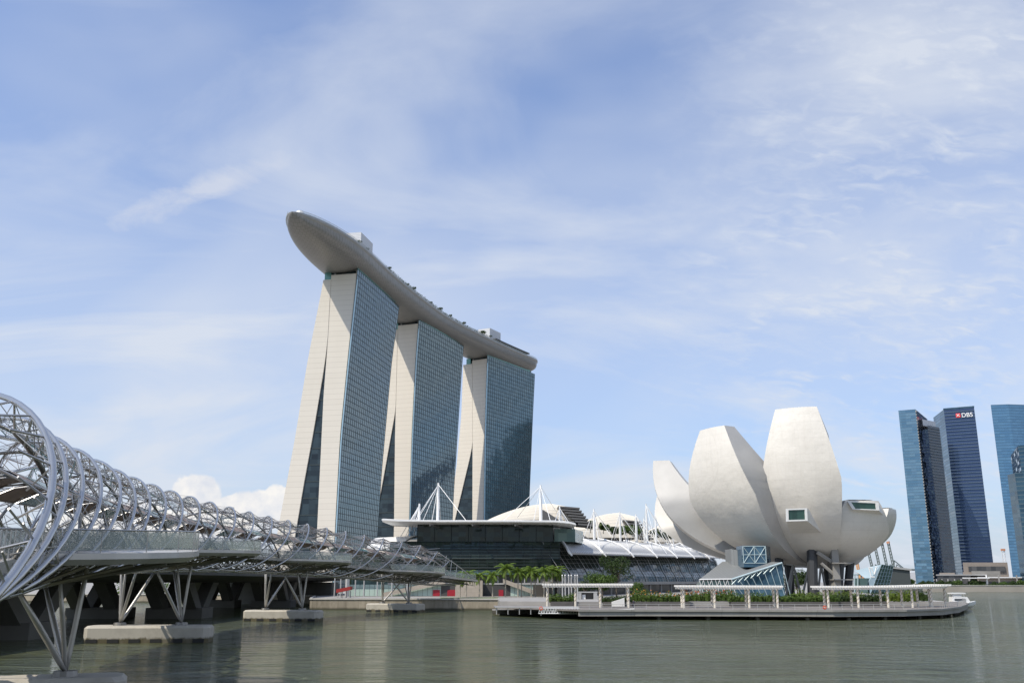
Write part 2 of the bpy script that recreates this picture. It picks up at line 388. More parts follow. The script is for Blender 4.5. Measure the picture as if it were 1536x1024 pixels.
M['paving'] = mat('grey_promenade_paving', (0.30, 0.29, 0.275), 0.85, var=0.15, vscale=0.15)
M['grass'] = mat('lawn_grass', (0.10, 0.14, 0.035), 0.9, var=0.3, vscale=0.6)
M['asphalt'] = mat('asphalt', (0.05, 0.05, 0.05), 0.9, var=0.2, vscale=0.3)
def leafmat(name, a, b_, tr=0.35):
    m = bpy.data.materials.new(name); m.use_nodes = True; t = NT(m.node_tree); b = t.n['Principled BSDF']
    geo = t.node('ShaderNodeNewGeometry'); oi = t.node('ShaderNodeTexCoord').outputs['Object']
    n = t.noise(oi, 0.9, 3, 0.6)
    f = t.math('ADD', t.math('MULTIPLY', geo.outputs['Random Per Island'], 0.6), t.math('MULTIPLY', n, 0.5), clamp=True)
    t.l.new(t.mix(f, a, b_), b.inputs['Base Color']); b.inputs['Roughness'].default_value = 0.55
    b.inputs['Specular IOR Level'].default_value = 0.3
    tl = t.node('ShaderNodeBsdfTranslucent'); t.l.new(t.mix(f, a, b_), tl.inputs[0])
    mx = t.node('ShaderNodeMixShader', {0: tr}); t.l.new(b.outputs[0], mx.inputs[1]); t.l.new(tl.outputs[0], mx.inputs[2])
    t.l.new(mx.outputs[0], t.n['Material Output'].inputs[0]); return m
M['leaf'] = leafmat('broad_leaf_foliage', (0.035, 0.075, 0.015), (0.10, 0.16, 0.03))
M['leaf_dark'] = leafmat('dark_leaf_foliage', (0.022, 0.045, 0.012), (0.055, 0.09, 0.022))
M['leaf_lime'] = leafmat('lime_hedge_foliage', (0.065, 0.12, 0.018), (0.17, 0.215, 0.035))
M['leaf_hedge'] = leafmat('green_hedge_foliage', (0.04, 0.08, 0.015), (0.11, 0.17, 0.03))
M['palm_leaf'] = leafmat('palm_frond_green', (0.07, 0.13, 0.02), (0.19, 0.27, 0.045))
M['flower_red'] = mat('red_orange_blossom', (0.55, 0.08, 0.03), 0.7)
M['flower_orange'] = mat('orange_blossom', (0.60, 0.22, 0.04), 0.7)
M['bark'] = mat('grey_brown_bark', (0.17, 0.14, 0.11), 0.9, var=0.25, vscale=2)
M['palm_bark'] = mat('pale_palm_bark', (0.33, 0.30, 0.25), 0.9, var=0.2, vscale=2)
M['twist'] = mat('cream_pergola_post', (0.70, 0.65, 0.56), 0.6)
M['twist2'] = mat('tan_spiral_band', (0.34, 0.27, 0.20), 0.7)
M['white_matt'] = mat('white_pergola_slats', (0.80, 0.79, 0.76), 0.6)
def bands(rows, dark, w=0.35):
    return None
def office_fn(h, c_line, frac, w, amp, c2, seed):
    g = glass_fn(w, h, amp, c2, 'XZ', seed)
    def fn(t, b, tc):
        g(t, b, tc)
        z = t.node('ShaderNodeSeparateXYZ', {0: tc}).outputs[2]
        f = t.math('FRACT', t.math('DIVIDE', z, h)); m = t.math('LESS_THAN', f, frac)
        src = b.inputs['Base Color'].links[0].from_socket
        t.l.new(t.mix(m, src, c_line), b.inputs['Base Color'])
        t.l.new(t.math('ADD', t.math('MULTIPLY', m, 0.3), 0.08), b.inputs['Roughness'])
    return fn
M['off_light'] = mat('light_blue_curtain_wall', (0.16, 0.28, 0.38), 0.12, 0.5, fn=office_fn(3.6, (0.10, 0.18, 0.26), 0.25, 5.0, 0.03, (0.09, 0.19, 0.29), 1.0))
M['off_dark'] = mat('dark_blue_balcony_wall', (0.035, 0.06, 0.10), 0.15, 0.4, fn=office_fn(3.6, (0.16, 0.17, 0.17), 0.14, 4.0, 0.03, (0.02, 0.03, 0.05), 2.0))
M['off_navy'] = mat('navy_curtain_wall', (0.05, 0.085, 0.17), 0.1, 0.5, fn=office_fn(4.4, (0.15, 0.19, 0.27), 0.22, 90.0, 0.004, (0.04, 0.07, 0.15), 3.0))
M['off_blue'] = mat('mid_blue_curtain_wall', (0.13, 0.27, 0.42), 0.12, 0.5, fn=office_fn(4.0, (0.09, 0.19, 0.30), 0.3, 6.0, 0.015, (0.10, 0.22, 0.36), 4.0))
M['off_teal'] = mat('dark_teal_curtain_wall', (0.05, 0.11, 0.16), 0.1, 0.5, fn=office_fn(4.0, (0.09, 0.14, 0.17), 0.25, 5.0, 0.03, (0.03, 0.07, 0.11), 5.0))
M['podium'] = mat('beige_podium_stone', (0.33, 0.285, 0.245), 0.8, fn=panel_fn(6, 4, (0.28, 0.25, 0.22), 0.08, 0.15, 'XZ'))
M['podium_glass'] = mat('podium_dark_glass', (0.045, 0.05, 0.055), 0.25, 0.0, fn=glass_fn(5, 4, 0.03, (0.11, 0.11, 0.11), axis='XZ'))
M['sign_red'] = mat('sign_red_panel', (0.75, 0.03, 0.03), 0.5)
M['sign_white'] = mat('sign_white_letters', (0.85, 0.85, 0.85), 0.5)
M['crane'] = mat('faded_green_crane_steel', (0.11, 0.14, 0.14), 0.6)
M['crane_tip'] = mat('orange_crane_tip', (0.55, 0.26, 0.15), 0.6)
M['orange'] = mat('orange_paint', (0.62, 0.33, 0.14), 0.6)
M['sand'] = mat('far_bank_stone', (0.36, 0.33, 0.29), 0.9, var=0.15, vscale=0.05)
M['boat'] = mat('white_boat_hull', (0.80, 0.80, 0.79), 0.35)
M['boat_win'] = mat('boat_window', (0.05, 0.06, 0.07), 0.2)
M['skin'] = mat('skin', (0.35, 0.2, 0.14), 0.6)
M['cloth_dark'] = mat('dark_clothing', (0.05, 0.05, 0.07), 0.8)
M['cloth_red'] = mat('faded_red_clothing', (0.45, 0.12, 0.10), 0.8)
def water_fn(t, b, tc):
    n1 = t.noise(tc, 0.42, 5, 0.62, 0.5, mscale=(0.45, 1.0, 1)); n2 = t.noise(tc, 2.2, 3, 0.6, 0.3, mscale=(0.6, 1.0, 1)); n3 = t.noise(tc, 0.16, 3, 0.55, 0.6, mscale=(0.5, 1.0, 1))
    wind = t.ramp(t.noise(tc, 0.018, 3, 0.5, 0.6), [(0.38, 0.55), (0.62, 1.25)])
    h = t.math('ADD', t.math('MULTIPLY', t.math('MULTIPLY', n1, 0.95), wind), t.math('ADD', t.math('MULTIPLY', n2, 0.20), t.math('MULTIPLY', n3, 2.0)))
    bn = t.node('ShaderNodeBump', {'Height': h, 'Strength': 1.0, 'Distance': 1.1})
    t.l.new(bn.outputs[0], b.inputs['Normal'])
    c = t.mix(t.ramp(t.noise(tc, 0.02, 4, 0.6), [(0.35, 0.0), (0.7, 1.0)]), (0.048, 0.062, 0.026), (0.100, 0.108, 0.058))
    t.l.new(c, b.inputs['Base Color'])
M['water'] = mat('green_brown_bay_water', (0.06, 0.07, 0.04), 0.05, fn=water_fn)
M['water'].node_tree.nodes['Principled BSDF'].inputs['IOR'].default_value = 1.33

# ================================================================== SETTING
def sheet(name, poly, z, m):
    mb = MB(); mb.add([(p[0], p[1], z) for p in poly], [tuple(range(len(poly)))]); return struct(mb.build(name, m))
mb = MB(); mb.add([(-6000, -400, 0), (6000, -400, 0), (6000, 9000, 0), (-6000, 9000, 0)], [(0, 1, 2, 3)]); struct(mb.build('water', M['water']))
BW = [Wz(741, 909.5, 2.0), Wz(868, 914.2, 2.0), Wz(952, 914.0, 2.0), Wz(1100, 914.3, 2.0), Wz(1250, 914.8, 2.0), Wz(1360, 914.2, 2.0), Wz(1415, 912.6, 2.0), Wz(1440, 909.6, 2.0), Wz(1451, 905.5, 2.0), Wz(1453, 904.0, 2.0), Wz(1447, 902.3, 2.0), Wz(1425, 901.2, 2.0)]
BWp = [(p.x, p.y) for p in BW]
land = [(-4000, 520), (-420, 440), (-200, 380), (-112, 366), (-66, 330), (-56, 273), (-4, 270), (-3, 240), (10, 234), (104, 232), (112, 262), (128, 300), (163, 480), (214, 640), (318, 757), (700, 752), (1500, 770), (5000, 2500), (5000, 8800), (-4000, 8800)]
mb = MB(); mb.prism(land, -1.0, 2.95); struct(mb.build('ground', M['paving']))
g0 = Wz(640, 894, 3.0); g1 = Wz(742, 894.5, 3.0)
sheet('lawn', [(-20, 273), (-4.5, 272), (-4, 297), (-22, 297)], 2.975, M['grass'])
mb = MB(); poly = BWp + [(104, 236), (-4.5, 238)]
mb.prism(poly, 1.72, 2.0); struct(mb.build('boardwalk', M['boardwalk']))
# pale edge beam, lower ledge and the shadow gap under it
mb = MB()
for i in range(1, 10):
    a, b = Vector((*BWp[i], 0)), Vector((*BWp[i + 1], 0)) if i + 1 < len(BWp) else None
    if b is None: continue
    d = (b - a); L = d.length; d.normalize(); n = Vector((d.y, -d.x, 0))
    for (z0, z1, o0, o1) in ((1.66, 2.06, -0.35, 0.05), (0.75, 1.66, -0.6, -0.25)):
        mb.add([a + n * o0 + Vector((0, 0, z0)), b + n * o0 + Vector((0, 0, z0)), b + n * o1 + Vector((0, 0, z0)), a + n * o1 + Vector((0, 0, z0)),
                a + n * o0 + Vector((0, 0, z1)), b + n * o0 + Vector((0, 0, z1)), b + n * o1 + Vector((0, 0, z1)), a + n * o1 + Vector((0, 0, z1))],
               [(0, 3, 2, 1), (4, 5, 6, 7), (0, 1, 5, 4), (1, 2, 6, 5), (2, 3, 7, 6), (3, 0, 4, 7)])
struct(mb.build('boardwalk_edge', M['fascia']))
mb = MB(); k = 0
for i in range(1, 9):
    a, b = Vector((*BWp[i], 0)), Vector((*BWp[i + 1], 0)); d = b - a; n = Vector((d.y, -d.x, 0)).normalized()
    cnt = max(1, int(d.length / 7.5))
    for j in range(cnt):
        p = a + d * ((j + 0.5) / cnt) - n * 1.6
        mb.tube([(p.x, p.y, -1), (p.x, p.y, 1.7)], 0.45, 8)
        p2 = p - n * 9; mb.tube([(p2.x, p2.y, -1), (p2.x, p2.y, 1.7)], 0.45, 8)
struct(mb.build('boardwalk_piles', M['pile']))

def wall_run(pts, z0, z1, th, m, name, parent=None):
    mb = MB()
    L = []; Rr = []
    for i, p in enumerate(pts):
        a = Vector(pts[max(i - 1, 0)]); b = Vector(pts[min(i + 1, len(pts) - 1)]); d = (b - a).normalized(); n = Vector((d.y, -d.x))
        L.append(Vector(p) + n * th); Rr.append(Vector(p) - n * 0.02)
    mb.prism([tuple(p) for p in L] + [tuple(p) for p in Rr[::-1]], z0, z1)
    return mb.build(name, m, parent)
sw = thing('seawall', 'stained stone seawall with pale coping below the shopping hall and the bridge end', 'wall', (-56, 273, 0))
SWP = [(-420, 439.5), (-200, 379.6), (-112.2, 365.6), (-66.4, 329.8), (-56.2, 272.7), (-3.5, 269.6)]
wall_run(SWP, -0.8, 2.75, 0.5, M['seawall'], 'stone_face', sw)
wall_run(SWP, 2.75, 3.15, 0.75, M['coping'], 'coping', sw)
mb = MB()
fw = thing('retaining_wall', 'long pale stone embankment at the foot of the distant blue towers', 'wall', (500, 754, 0))
wall_run([(214, 638), (318, 755.5), (700, 750.5), (1500, 768)], -0.5, 4.6, 1.2, M['sand'], 'embankment_face', fw)
wall_run([(214, 638), (318, 755.5), (700, 750.5), (1500, 768)], 4.6, 5.0, 1.5, M['coping'], 'coping', fw)

# ================================================================== HOTEL
def lerp(a, b, t): return a + (b - a) * t
def interp(tab, z):
    tab = sorted(tab)
    if z <= tab[0][0]: return tab[0][1]
    for (z0, u0), (z1, u1) in zip(tab, tab[1:]):
        if z <= z1: return lerp(u0, u1, (z - z0) / (z1 - z0))
    return tab[-1][1]
def smooth_interp(tab, z):
    return (interp(tab, z - 8) + interp(tab, z) * 2 + interp(tab, z + 8)) / 4
def hotel_tower(label, O, h, L, WN, WS, Wl, Er, El, apex):
    h = R(h); ax = Vector((math.sin(h), math.cos(h), 0)); ex = Vector((-math.cos(h), math.sin(h), 0))
    root = thing('hotel_tower', label, 'tower', (O[0], O[1], 3.0), 'three hotel towers under the roof deck')
    def P(l, u, z): return Vector((O[0], O[1], 0)) + ax * l + ex * u + Vector((0, 0, z))
    ZT = 195.0
    uW = lambda z, t: lerp(smooth_interp(WN, z), smooth_interp(WS, z), t)
    zs = [2.5 + (ZT - 2.5) * i / 36 for i in range(37)]
    # west slab: end walls and body
    mb = MB(); ringsA = []
    for z in zs: ringsA.append([P(0, uW(z, 0) + 0.35, z), P(L, uW(z, 1) + 0.35, z), P(L, Wl(z), z), P(0, Wl(z), z)])
    mb.loft(ringsA, True, True); mb.build('west_slab', M['cream'], root)
    # east leg
    mb = MB(); rings = []
    for z in [2.5 + (192 - 2.5) * i / 36 for i in range(37)]:
        e0 = max(smooth_interp(Er, z) if z < apex else Wl(z) + 0.03, Wl(z) + 0.03); e1 = smooth_interp(El, z)
        rings.append([P(-0.25, e0, z), P(L - 0.3, e0, z), P(L - 0.3, e1, z), P(-0.25, e1, z)])
    mb.loft(rings, True, True); mb.build('east_slab', M['cream'], root)
    # atrium glass between the legs, set back
    mb = MB(); rings = []
    for z in [2.5 + (apex - 2.5) * i / 20 for i in range(21)]:
        e0 = Wl(z) + 0.05; e1 = max(smooth_interp(Er, z), e0 + 0.02) + 0.05
        rings.append([P(.7, e0, z), P(L - .7, e0, z), P(L - .7, e1, z), P(.7, e1, z)])
    mb.loft(rings, True, True); at = mb.build('atrium_glazing', M['atrium'], root)
    mb = MB(); z = 6.0
    while z < apex - 8:
        e1 = smooth_interp(Er, z)
        if e1 - Wl(z) > 1: mb.loft([[P(.4, Wl(z) + .1, zz), P(.68, Wl(z) + .1, zz), P(.68, e1 - .1, zz), P(.4, e1 - .1, zz)] for zz in (z, z + 0.7)], True, True)
        z += 9.9
    mb.build_each('atrium_transom', M['mullion'], at)
    # west facade glass
    NL, NF = 12, 57
    top = 197.6
    mb = MB(); rows = []
    zf = [2.6 + (top - 2.6) * i / NF for i in range(NF + 1)]
    for z in zf: rows.append([P(L * j / NL, uW(z, j / NL), z) for j in range(NL + 1)])
    mb.loft(rows, False); gl = mb.build('west_facade_glass', M['tower_glass'], root)
    mb = MB()
    nb = int(L / 3.45)
    for j in range(nb + 1):
        t = j / nb; w = 0.08
        r1 = []
        for z in zf[::3] + [zf[-1]]:
            u = uW(z, t); r1.append([P(L * t - w, u, z), P(L * t - w, u - 0.14, z), P(L * t + w, u - 0.14, z), P(L * t + w, u, z)])
        mb.loft(r1, True, False)
    for i, z in enumerate(zf[:-1]):
        r1 = []
        hh = 0.17
        for j in range(NL + 1):
            t = j / NL; u = uW(z, t)
            r1.append([P(L * t, u + 0.0, z - hh), P(L * t, u - 0.12, z - hh), P(L * t, u - 0.12, z + hh), P(L * t, u, z + hh)])
        mb.loft(r1, True, False)
    mb.build('facade_grid', M['mullion'], gl)
    # projecting blade of glass along the near vertical edge
    mb = MB(); mb.loft([[P(-0.9, uW(z, 0) - 0.5, z), P(-0.9, uW(z, 0) - 0.9, z), P(0.1, uW(z, 0) - 0.9, z), P(0.1, uW(z, 0) - 0.5, z)] for z in zf[1::3]], True, True)
    mb.build('edge_blade', M['edge_fin'], root)
    # parapet glass and roof plant storey
    mb = MB(); mb.loft([[P(0.0, -0.1, z), P(L - 9, -0.1, z), P(L - 9, 0.25, z), P(0.0, 0.25, z)] for z in (197.7, 200.2)], True, True)
    mb.build('parapet_glass', M['parapet'], root)
    mb = MB(); mb.loft([[P(3, 3, z), P(L - 3, 3, z), P(L - 3, 20, z), P(3, 20, z)] for z in (195.0, 199.6)], True, True); mb.build('plant_storey', M['atrium'], root)
    mb = MB(); mb.loft([[P(1.5, 18.2, z), P(8, 18.2, z), P(8, 22.5, z), P(1.5, 22.5, z)] for z in (192.05, 197.5)], True, True); mb.build('roof_glass_box', M['parapet'], root)
    mb = MB()
    for l in (3, L * 0.25, L * .5, L * 0.75, L - 4):
        for u in (1.2, 16.5): mb.bar(P(l, u, 194.8), P(l - 2.0, u + (6 - u) * .25, 203.0), 0.55, 6)
    mb.build_each('roof_strut', M['lattice'], root)
    return root, P
t1, P1f = hotel_tower('nearest and leftmost of the three glass and cream hotel towers, its legs spread widest', (-97, 560), 11.7, 82.8,
    [(197.6, 0), (139, 3.8), (92, 6.4), (36, 6.9), (3, 7.1)], [(197.6, 0), (158, 4.4), (78, 9.2), (36, 10.5), (3, 10.8)],
    lambda z: interp([(195, 17.5), (148, 17.7), (118, 18.6), (3, 18.3)], z),
    [(195, 17.5), (152, 17.7), (137.4, 18.9), (92.5, 24.3), (67, 28), (39, 31.4), (3, 36)], [(192.9, 22.2), (140.5, 30.2), (92.8, 35.5), (43.8, 42.3), (3, 48)], 150)
t2, P2f = hotel_tower('middle hotel tower of glass and cream walls, between the two others', (-69.9, 678), 20.5, 85.0,
    [(197.6, 0), (167, 1.8), (110, 3.2), (47, 3.5), (3, 3.6)], [(197.5, 0), (185, 1.2), (76, 7.2), (54, 7.9), (3, 8.4)],
    lambda z: interp([(195, 17.5), (110, 17.0), (46, 15.6), (3, 15.4)], z),
    [(195, 17.5), (134, 16.6), (72, 26.8), (30, 35), (3, 41)], [(193, 21.5), (145, 27), (100, 31.5), (60, 38), (3, 51)], 134)
t3, P3f = hotel_tower('farthest hotel tower on the right, carrying the blunt end of the roof deck', (-21.4, 792), 30.0, 86.0,
    [(197.6, 0), (127, 2.1), (63, 2.2), (3, 2.3)], [(197.6, 0), (160, 2.4), (75, 6.9), (3, 8.0)],
    lambda z: interp([(195, 15.5), (118, 14.2), (3, 13.2)], z),
    [(195, 15.5), (119, 14.3), (57, 31.4), (3, 47)], [(191, 24.7), (145.5, 26.1), (96, 30.9), (57, 41), (3, 57)], 119)
for t in (t1, t2, t3): del t['group']

# sky park
cl = [(-124, 494), (-112.5, 545), (-100.4, 603), (-85, 662), (-66.2, 722), (-40, 779), (-10.4, 835.5), (15, 880)]
def catmull(pts, n):
    pts = [Vector(p) for p in pts]; pts = [pts[0] * 2 - pts[1]] + pts + [pts[-1] * 2 - pts[-2]]; out = []
    for i in range(1, len(pts) - 2):
        for k in range(n):
            t = k / n; a, b, c, d = pts[i - 1:i + 3]
            out.append(0.5 * ((2 * b) + (c - a) * t + (2 * a - 5 * b + 4 * c - d) * t * t + (3 * b - a - 3 * c + d) * t ** 3))
    out.append(pts[-2]); return out
CL = catmull(cl, 14)
arc = [0.0]
for a, b in zip(CL, CL[1:]): arc.append(arc[-1] + (b - a).length)
AT = arc[-1]
def cl_at(s):
    s = max(0, min(AT, s))
    for i in range(len(CL) - 1):
        if s <= arc[i + 1]:
            t = (s - arc[i]) / (arc[i + 1] - arc[i]); p = CL[i].lerp(CL[i + 1], t)
            j0, j1 = max(i - 2, 0), min(i + 3, len(CL) - 1); d = (CL[j1] - CL[j0]).normalized(); return p, d
    return CL[-1], (CL[-1] - CL[-3]).normalized()
def hw(s):
    a = min(1, s / 88.0); w = 19.5 * (max(0, 1 - (1 - a) ** 2.3)) ** 0.575
    b = (AT - s) / 26.0
    if b < 1: w *= max(0, 1 - (1 - max(b, 0)) ** 2.6) ** 0.5
    return max(w, 0.05)
def hd(s):
    a = min(1, s / 62.0); d = 10.5 * (1 - (1 - a) ** 2) ** 0.6
    b = (AT - s) / 30.0
    if b < 1: d *= max(0, 1 - (1 - max(b, 0)) ** 2.2) ** 0.5
    return max(d, 0.1)
ZD = 209.5
sp = thing('roof_deck', 'long boat-shaped metal roof deck lying across the tops of the three towers', 'roof deck', (-88, 640, 199))
def spP(s, off, z):
    p, d = cl_at(s); e = Vector((d.y, -d.x)); return Vector((p.x + e.x * off, p.y + e.y * off, z))
ss = [AT * (i / 110) for i in range(111)]
ss = sorted(set([0.01, 0.4, 1.2, 2.5] + ss[1:-1] + [AT - 2, AT - 1, AT - 0.4, AT - 0.1]))
mb = MB(); rings = []
for s in ss:
    w, d = hw(s), hd(s); ring = []
    for k in range(17):
        a = math.pi * k / 16
        ring.append(spP(s, -(w - 0.9 * min(1, w / 6)) * math.cos(a), ZD - 2.4 * min(1, d / 4) - d * math.sin(a) ** 0.75))
    rings.append(ring)
mb.loft(rings, False); mb.build('hull', M['hull'], sp, True)
mb = MB(); rings = []
for s in ss:
    w, d = hw(s), hd(s); dz = 2.4 * min(1, d / 4)
    rings.append([spP(s, -w + 0.9 * min(1, w / 6), ZD - dz), spP(s, -w, ZD - dz * 0.55), spP(s, -w, ZD), spP(s, w, ZD), spP(s, w, ZD - dz * 0.55), spP(s, w - 0.9 * min(1, w / 6), ZD - dz)])
mb.loft(rings, False); mb.build('rim', M['hull_rim'], sp)
mb = MB()
for s0, s1 in zip(ss[3:-3], ss[4:-3]):
    for sg in (-1, 1):
        a, b = spP(s0, sg * (hw(s0) - .4), ZD), spP(s1, sg * (hw(s1) - .4), ZD)
        mb.add([a, b, b + Vector((0, 0, 1.3)), a + Vector((0, 0, 1.3))], [(0, 1, 2, 3)])
mb.build_each('glass_balustrade', M['rail_glass'], sp)
for sg in (-1, 1):
    mb = MB()
    for s0, s1 in zip(ss[3:-3], ss[4:-3]): mb.bar(spP(s0, sg * (hw(s0) - .4), ZD + 1.35), spP(s1, sg * (hw(s1) - .4), ZD + 1.35), 0.07); mb.bar(spP(s0, sg * (hw(s0) - .4), ZD), spP(s0, sg * (hw(s0) - .4), ZD + 1.35), 0.05)
    mb.build('handrail', M['steel_rod'], sp)
def sp_box(name, s0, s1, o0, o1, z0, z1, m, n=4):
    mb = MB(); mb.loft([[spP(lerp(s0, s1, i / n), o0, z0), spP(lerp(s0, s1, i / n), o1, z0), spP(lerp(s0, s1, i / n), o1, z1), spP(lerp(s0, s1, i / n), o0, z1)] for i in range(n + 1)], True, True)
    return mb.build(name, m, sp)
pb = sp_box('plant_box', 79, 101, -3, 10, ZD, ZD + 16.5, M['white_box'], 1)
sp_box('plant_box', AT - 84, AT - 64, -5, 7, ZD, ZD + 16, M['white_box'], 1)
sp_box('pool_bar', 103, 128, -6, 13, ZD, ZD + 4.0, M['roof_dark'])
sp_box('pool_bar_roof', 102, 129, -7, 14, ZD + 4.0, ZD + 4.6, M['hull_rim'])
sp_box('umbrella_roof', 139, 144, 9, 14, ZD + 3.2, ZD + 3.7, M['red_roof'], 1); sp_box('umbrella_pole', 141.2, 141.8, 11.2, 11.8, ZD, ZD + 3.2, M['roof_dark'], 1)
sp_box('restaurant', AT - 82, AT - 24, -10, 12.5, ZD, ZD + 4.2, M['parapet'])
sp_box('restaurant_roof', AT - 86, AT - 22, -12, 14.5, ZD + 4.2, ZD + 5.2, M['roof_dark'])
mb = MB(); c0 = spP(7.5, 1, ZD)
mb.loft([[c0 + Vector((3.2 * math.cos(a) * math.cos(e), 3.2 * math.sin(a) * math.cos(e), 3.4 * math.sin(e))) for a in [k * math.pi / 6 for k in range(12)]] for e in (0, .4, .8, 1.2, 1.5)], True, True)
mb.build('white_dome', M['white'], sp, True)

# ================================================================== FOLIAGE
def leaf_blob(mb, c, r, n, size, rng, flat=1.0, shell=0.45):
    """leaf-sized faces scattered through an uneven ellipsoid"""
    for _ in range(n):
        while True:
            d = Vector((rng.uniform(-1, 1), rng.uniform(-1, 1), rng.uniform(-1, 1)))
            if 0.05 < d.length < 1: break
        d = d.normalized() * (shell + (1 - shell) * rng.random() ** 0.6)
        p = Vector(c) + Vector((d.x * r[0], d.y * r[1], d.z * r[2]))
        n1 = (d + Vector((rng.uniform(-.8, .8), rng.uniform(-.8, .8), rng.uniform(-.2, 1.0)))).normalized()
        a = n1.cross(Vector((rng.uniform(-1, 1), rng.uniform(-1, 1), rng.uniform(-1, 1)))).normalized(); b = n1.cross(a)
        q = size * rng.uniform(0.6, 1.35)
        mb.add([p - a * q, p - b * q * .6, p + a * q, p + b * q * .6], [(0, 1, 2, 3)])
def tree_mesh(root, h, cr, nb, nl, leaf, m, rng, trunk_r=0.25, bare=0.4, squash=0.8):
    mb = MB(); top = h * (1 - 0.35)
    mb.tube([(0, 0, 0), (rng.uniform(-.2, .2), 0, h * bare * .5), (0.1, 0.1, h * bare), (0, 0, top)], [trunk_r * 1.3, trunk_r, trunk_r * .85, trunk_r * .35], 7)
    blobs = []
    for i in range(nb):
        a = i * 2.4 + rng.uniform(-.4, .4); rr = cr * math.sqrt((i + 0.5) / nb) * 0.72; z = h * (bare + (1 - bare) * rng.uniform(0.28, 0.80)) - rr * 0.12
        c = (math.cos(a) * rr, math.sin(a) * rr, z); blobs.append(c)
        mb.tube([(0, 0, h * bare * rng.uniform(0.75, 1.1)), (c[0] * .5, c[1] * .5, (h * bare + z) / 2 + .2), c], [trunk_r * .5, trunk_r * .3, trunk_r * .1], 5)
    mb.build('trunk', M['bark'], root)
    mb = MB()
    for c in blobs:
        q = cr * rng.uniform(0.34, 0.52)
        leaf_blob(mb, c, (q, q, q * squash), nl, leaf, rng)
    mb.build('crown', M[m], root)
def palm_mesh(root, h, nf, fl, rng, m='palm_leaf'):
    mb = MB(); mb.tube([(0, 0, 0), (0.05, 0, h * .3), (0.12, 0.05, h * .7), (0.1, 0.05, h)], [0.26, 0.19, 0.16, 0.13], 7); mb.build('trunk', M['palm_bark'], root)
    mb = MB()
    for i in range(nf):
        az = i * 2.399 + rng.uniform(-.2, .2); el = lerp(1.25, -0.35, (i + .5) / nf) + rng.uniform(-.1, .1)
        p = Vector((0.1, 0.05, h)); pts = [p.copy()]; e = el
        for k in range(9):
            d = Vector((math.cos(az) * math.cos(e), math.sin(az) * math.cos(e), math.sin(e))); p = p + d * fl / 9; pts.append(p.copy()); e -= 0.19
        mb.tube(pts, [0.045 * (1 - k / 11) for k in range(10)], 3, False)
        side = Vector((-math.sin(az), math.cos(az), 0))
        for k in range(1, 10):
            for hlf in (0, .5):
                if k == 9 and hlf: continue
                q = pts[k].lerp(pts[min(k + 1, 9)], hlf); t = (pts[k] - pts[k - 1]).normalized()
                ll = fl * 0.30 * math.sin(math.pi * min(1, (k + hlf) / 10) ** 0.7 + 0.15) + 0.1
                for sg in (-1, 1):
                    tip = q + side * sg * ll * .72 + t * ll * .45 + Vector((0, 0, -ll * rng.uniform(.25, .55)))
                    w = t * 0.15
                    mb.add([q - w, q + w, tip], [(0, 1, 2)])
    mb.build('fronds', M[m], root)

# roof deck planting
rng = random.Random(3)
rt = local_thing('roof_tree', 'small dark palm on the roof deck rim, nearest the cantilevered tip', 'tree', tuple(spP(60, 16.6, ZD)), 'planting along the roof deck rim')
mb = MB(); mb.tube([(0, 0, 0), (0, 0, 2.2)], 0.15, 5); mb.build('trunk', M['bark'], rt)
mb = MB(); leaf_blob(mb, (0, 0, 2.7), (1.5, 1.5, 1.0), 40, 0.55, rng); mb.build('crown', M['leaf_dark'], rt)
RL = ['above the left edge of the first tower', 'above the middle of the first tower', 'above the gap after the first tower', 'just past the first gap',
      'above the left edge of the middle tower', 'over the middle tower, smaller of a pair', 'over the middle tower, taller of a pair', 'above the right edge of the middle tower',
      'over the second gap', 'in the thick clump before the white box', 'at the right of the clump before the white box', 'beside the white box over the last tower']
for i, (s_, o_, sc) in enumerate([(72, 17.3, .8), (112, 18.6, .9), (148, 18.4, .8), (160, 18.5, 1.1), (196, 18.2, .9), (213, 18.2, .8), (217, 17.8, 1.2), (236, 18.4, 1), (262, 18.2, 1.1), (296, 18, 1.3), (300, 17.2, 1.5), (310, 18.2, 1)]):
    copy_thing(rt, spP(s_, o_, ZD), i * 1.3, 'small tree on the roof deck ' + RL[i], sc)
hd_ = MB()
for s_ in range(108, 306, 2):
    if rng.random() < .85: k_ = rng.uniform(.7, 1.5); leaf_blob(hd_, spP(s_, 18.0, ZD + 1.0), (1.3, 1.3, 1.5 * k_), int(22 * k_), 0.42, rng)
tag(hd_.build('roof_hedge', M['leaf_dark']), 'thin dark line of hedge along the rim of the roof deck', 'hedge', kind='stuff')

# ================================================================== HELIX BRIDGE
BCX, BCY, BR = 226.08, 156.54, 274.8
def bp(s):
    a = (-771.17 - s) / BR; c, si = math.cos(a), math.sin(a)
    return Vector((BCX + BR * c - max(0.0, 12 - s) * 0.054, BCY + BR * si)), Vector((-c, -si)), Vector((si, -c))   # point, lateral towards the viewer's right, along
def baz(s):
    if s < 0: return 12.3 + s * 0.045
    return 14.55 - (s - 101) ** 2 * 2.2e-4
def BP(s, lat, dz):
    p, r, a = bp(s); return Vector((p.x + r.x * lat, p.y + r.y * lat, baz(s) + dz))
def HX(s, phi, rad):
    return BP(s, rad * math.cos(phi), rad * math.sin(phi))
RO, RI, PITCHH = 5.35, 4.35, 65.0
S0, S1 = -47.0, 216.0
def rad_end(s):   # the tube closes down a little towards the far end
    return 1.0 if s < 200 else 1.0 - 0.25 * ((s - 200) / 16.0) ** 1.3
hb = thing('helix_bridge', 'curving pedestrian bridge wrapped in two opposed spirals of stainless steel tube', 'footbridge', tuple(BP(100, 0, -5.5)))
def phiO(s, k): return math.pi / 2 + 2 * math.pi * (s - 0.6 - k * PITCHH / 6) / PITCHH
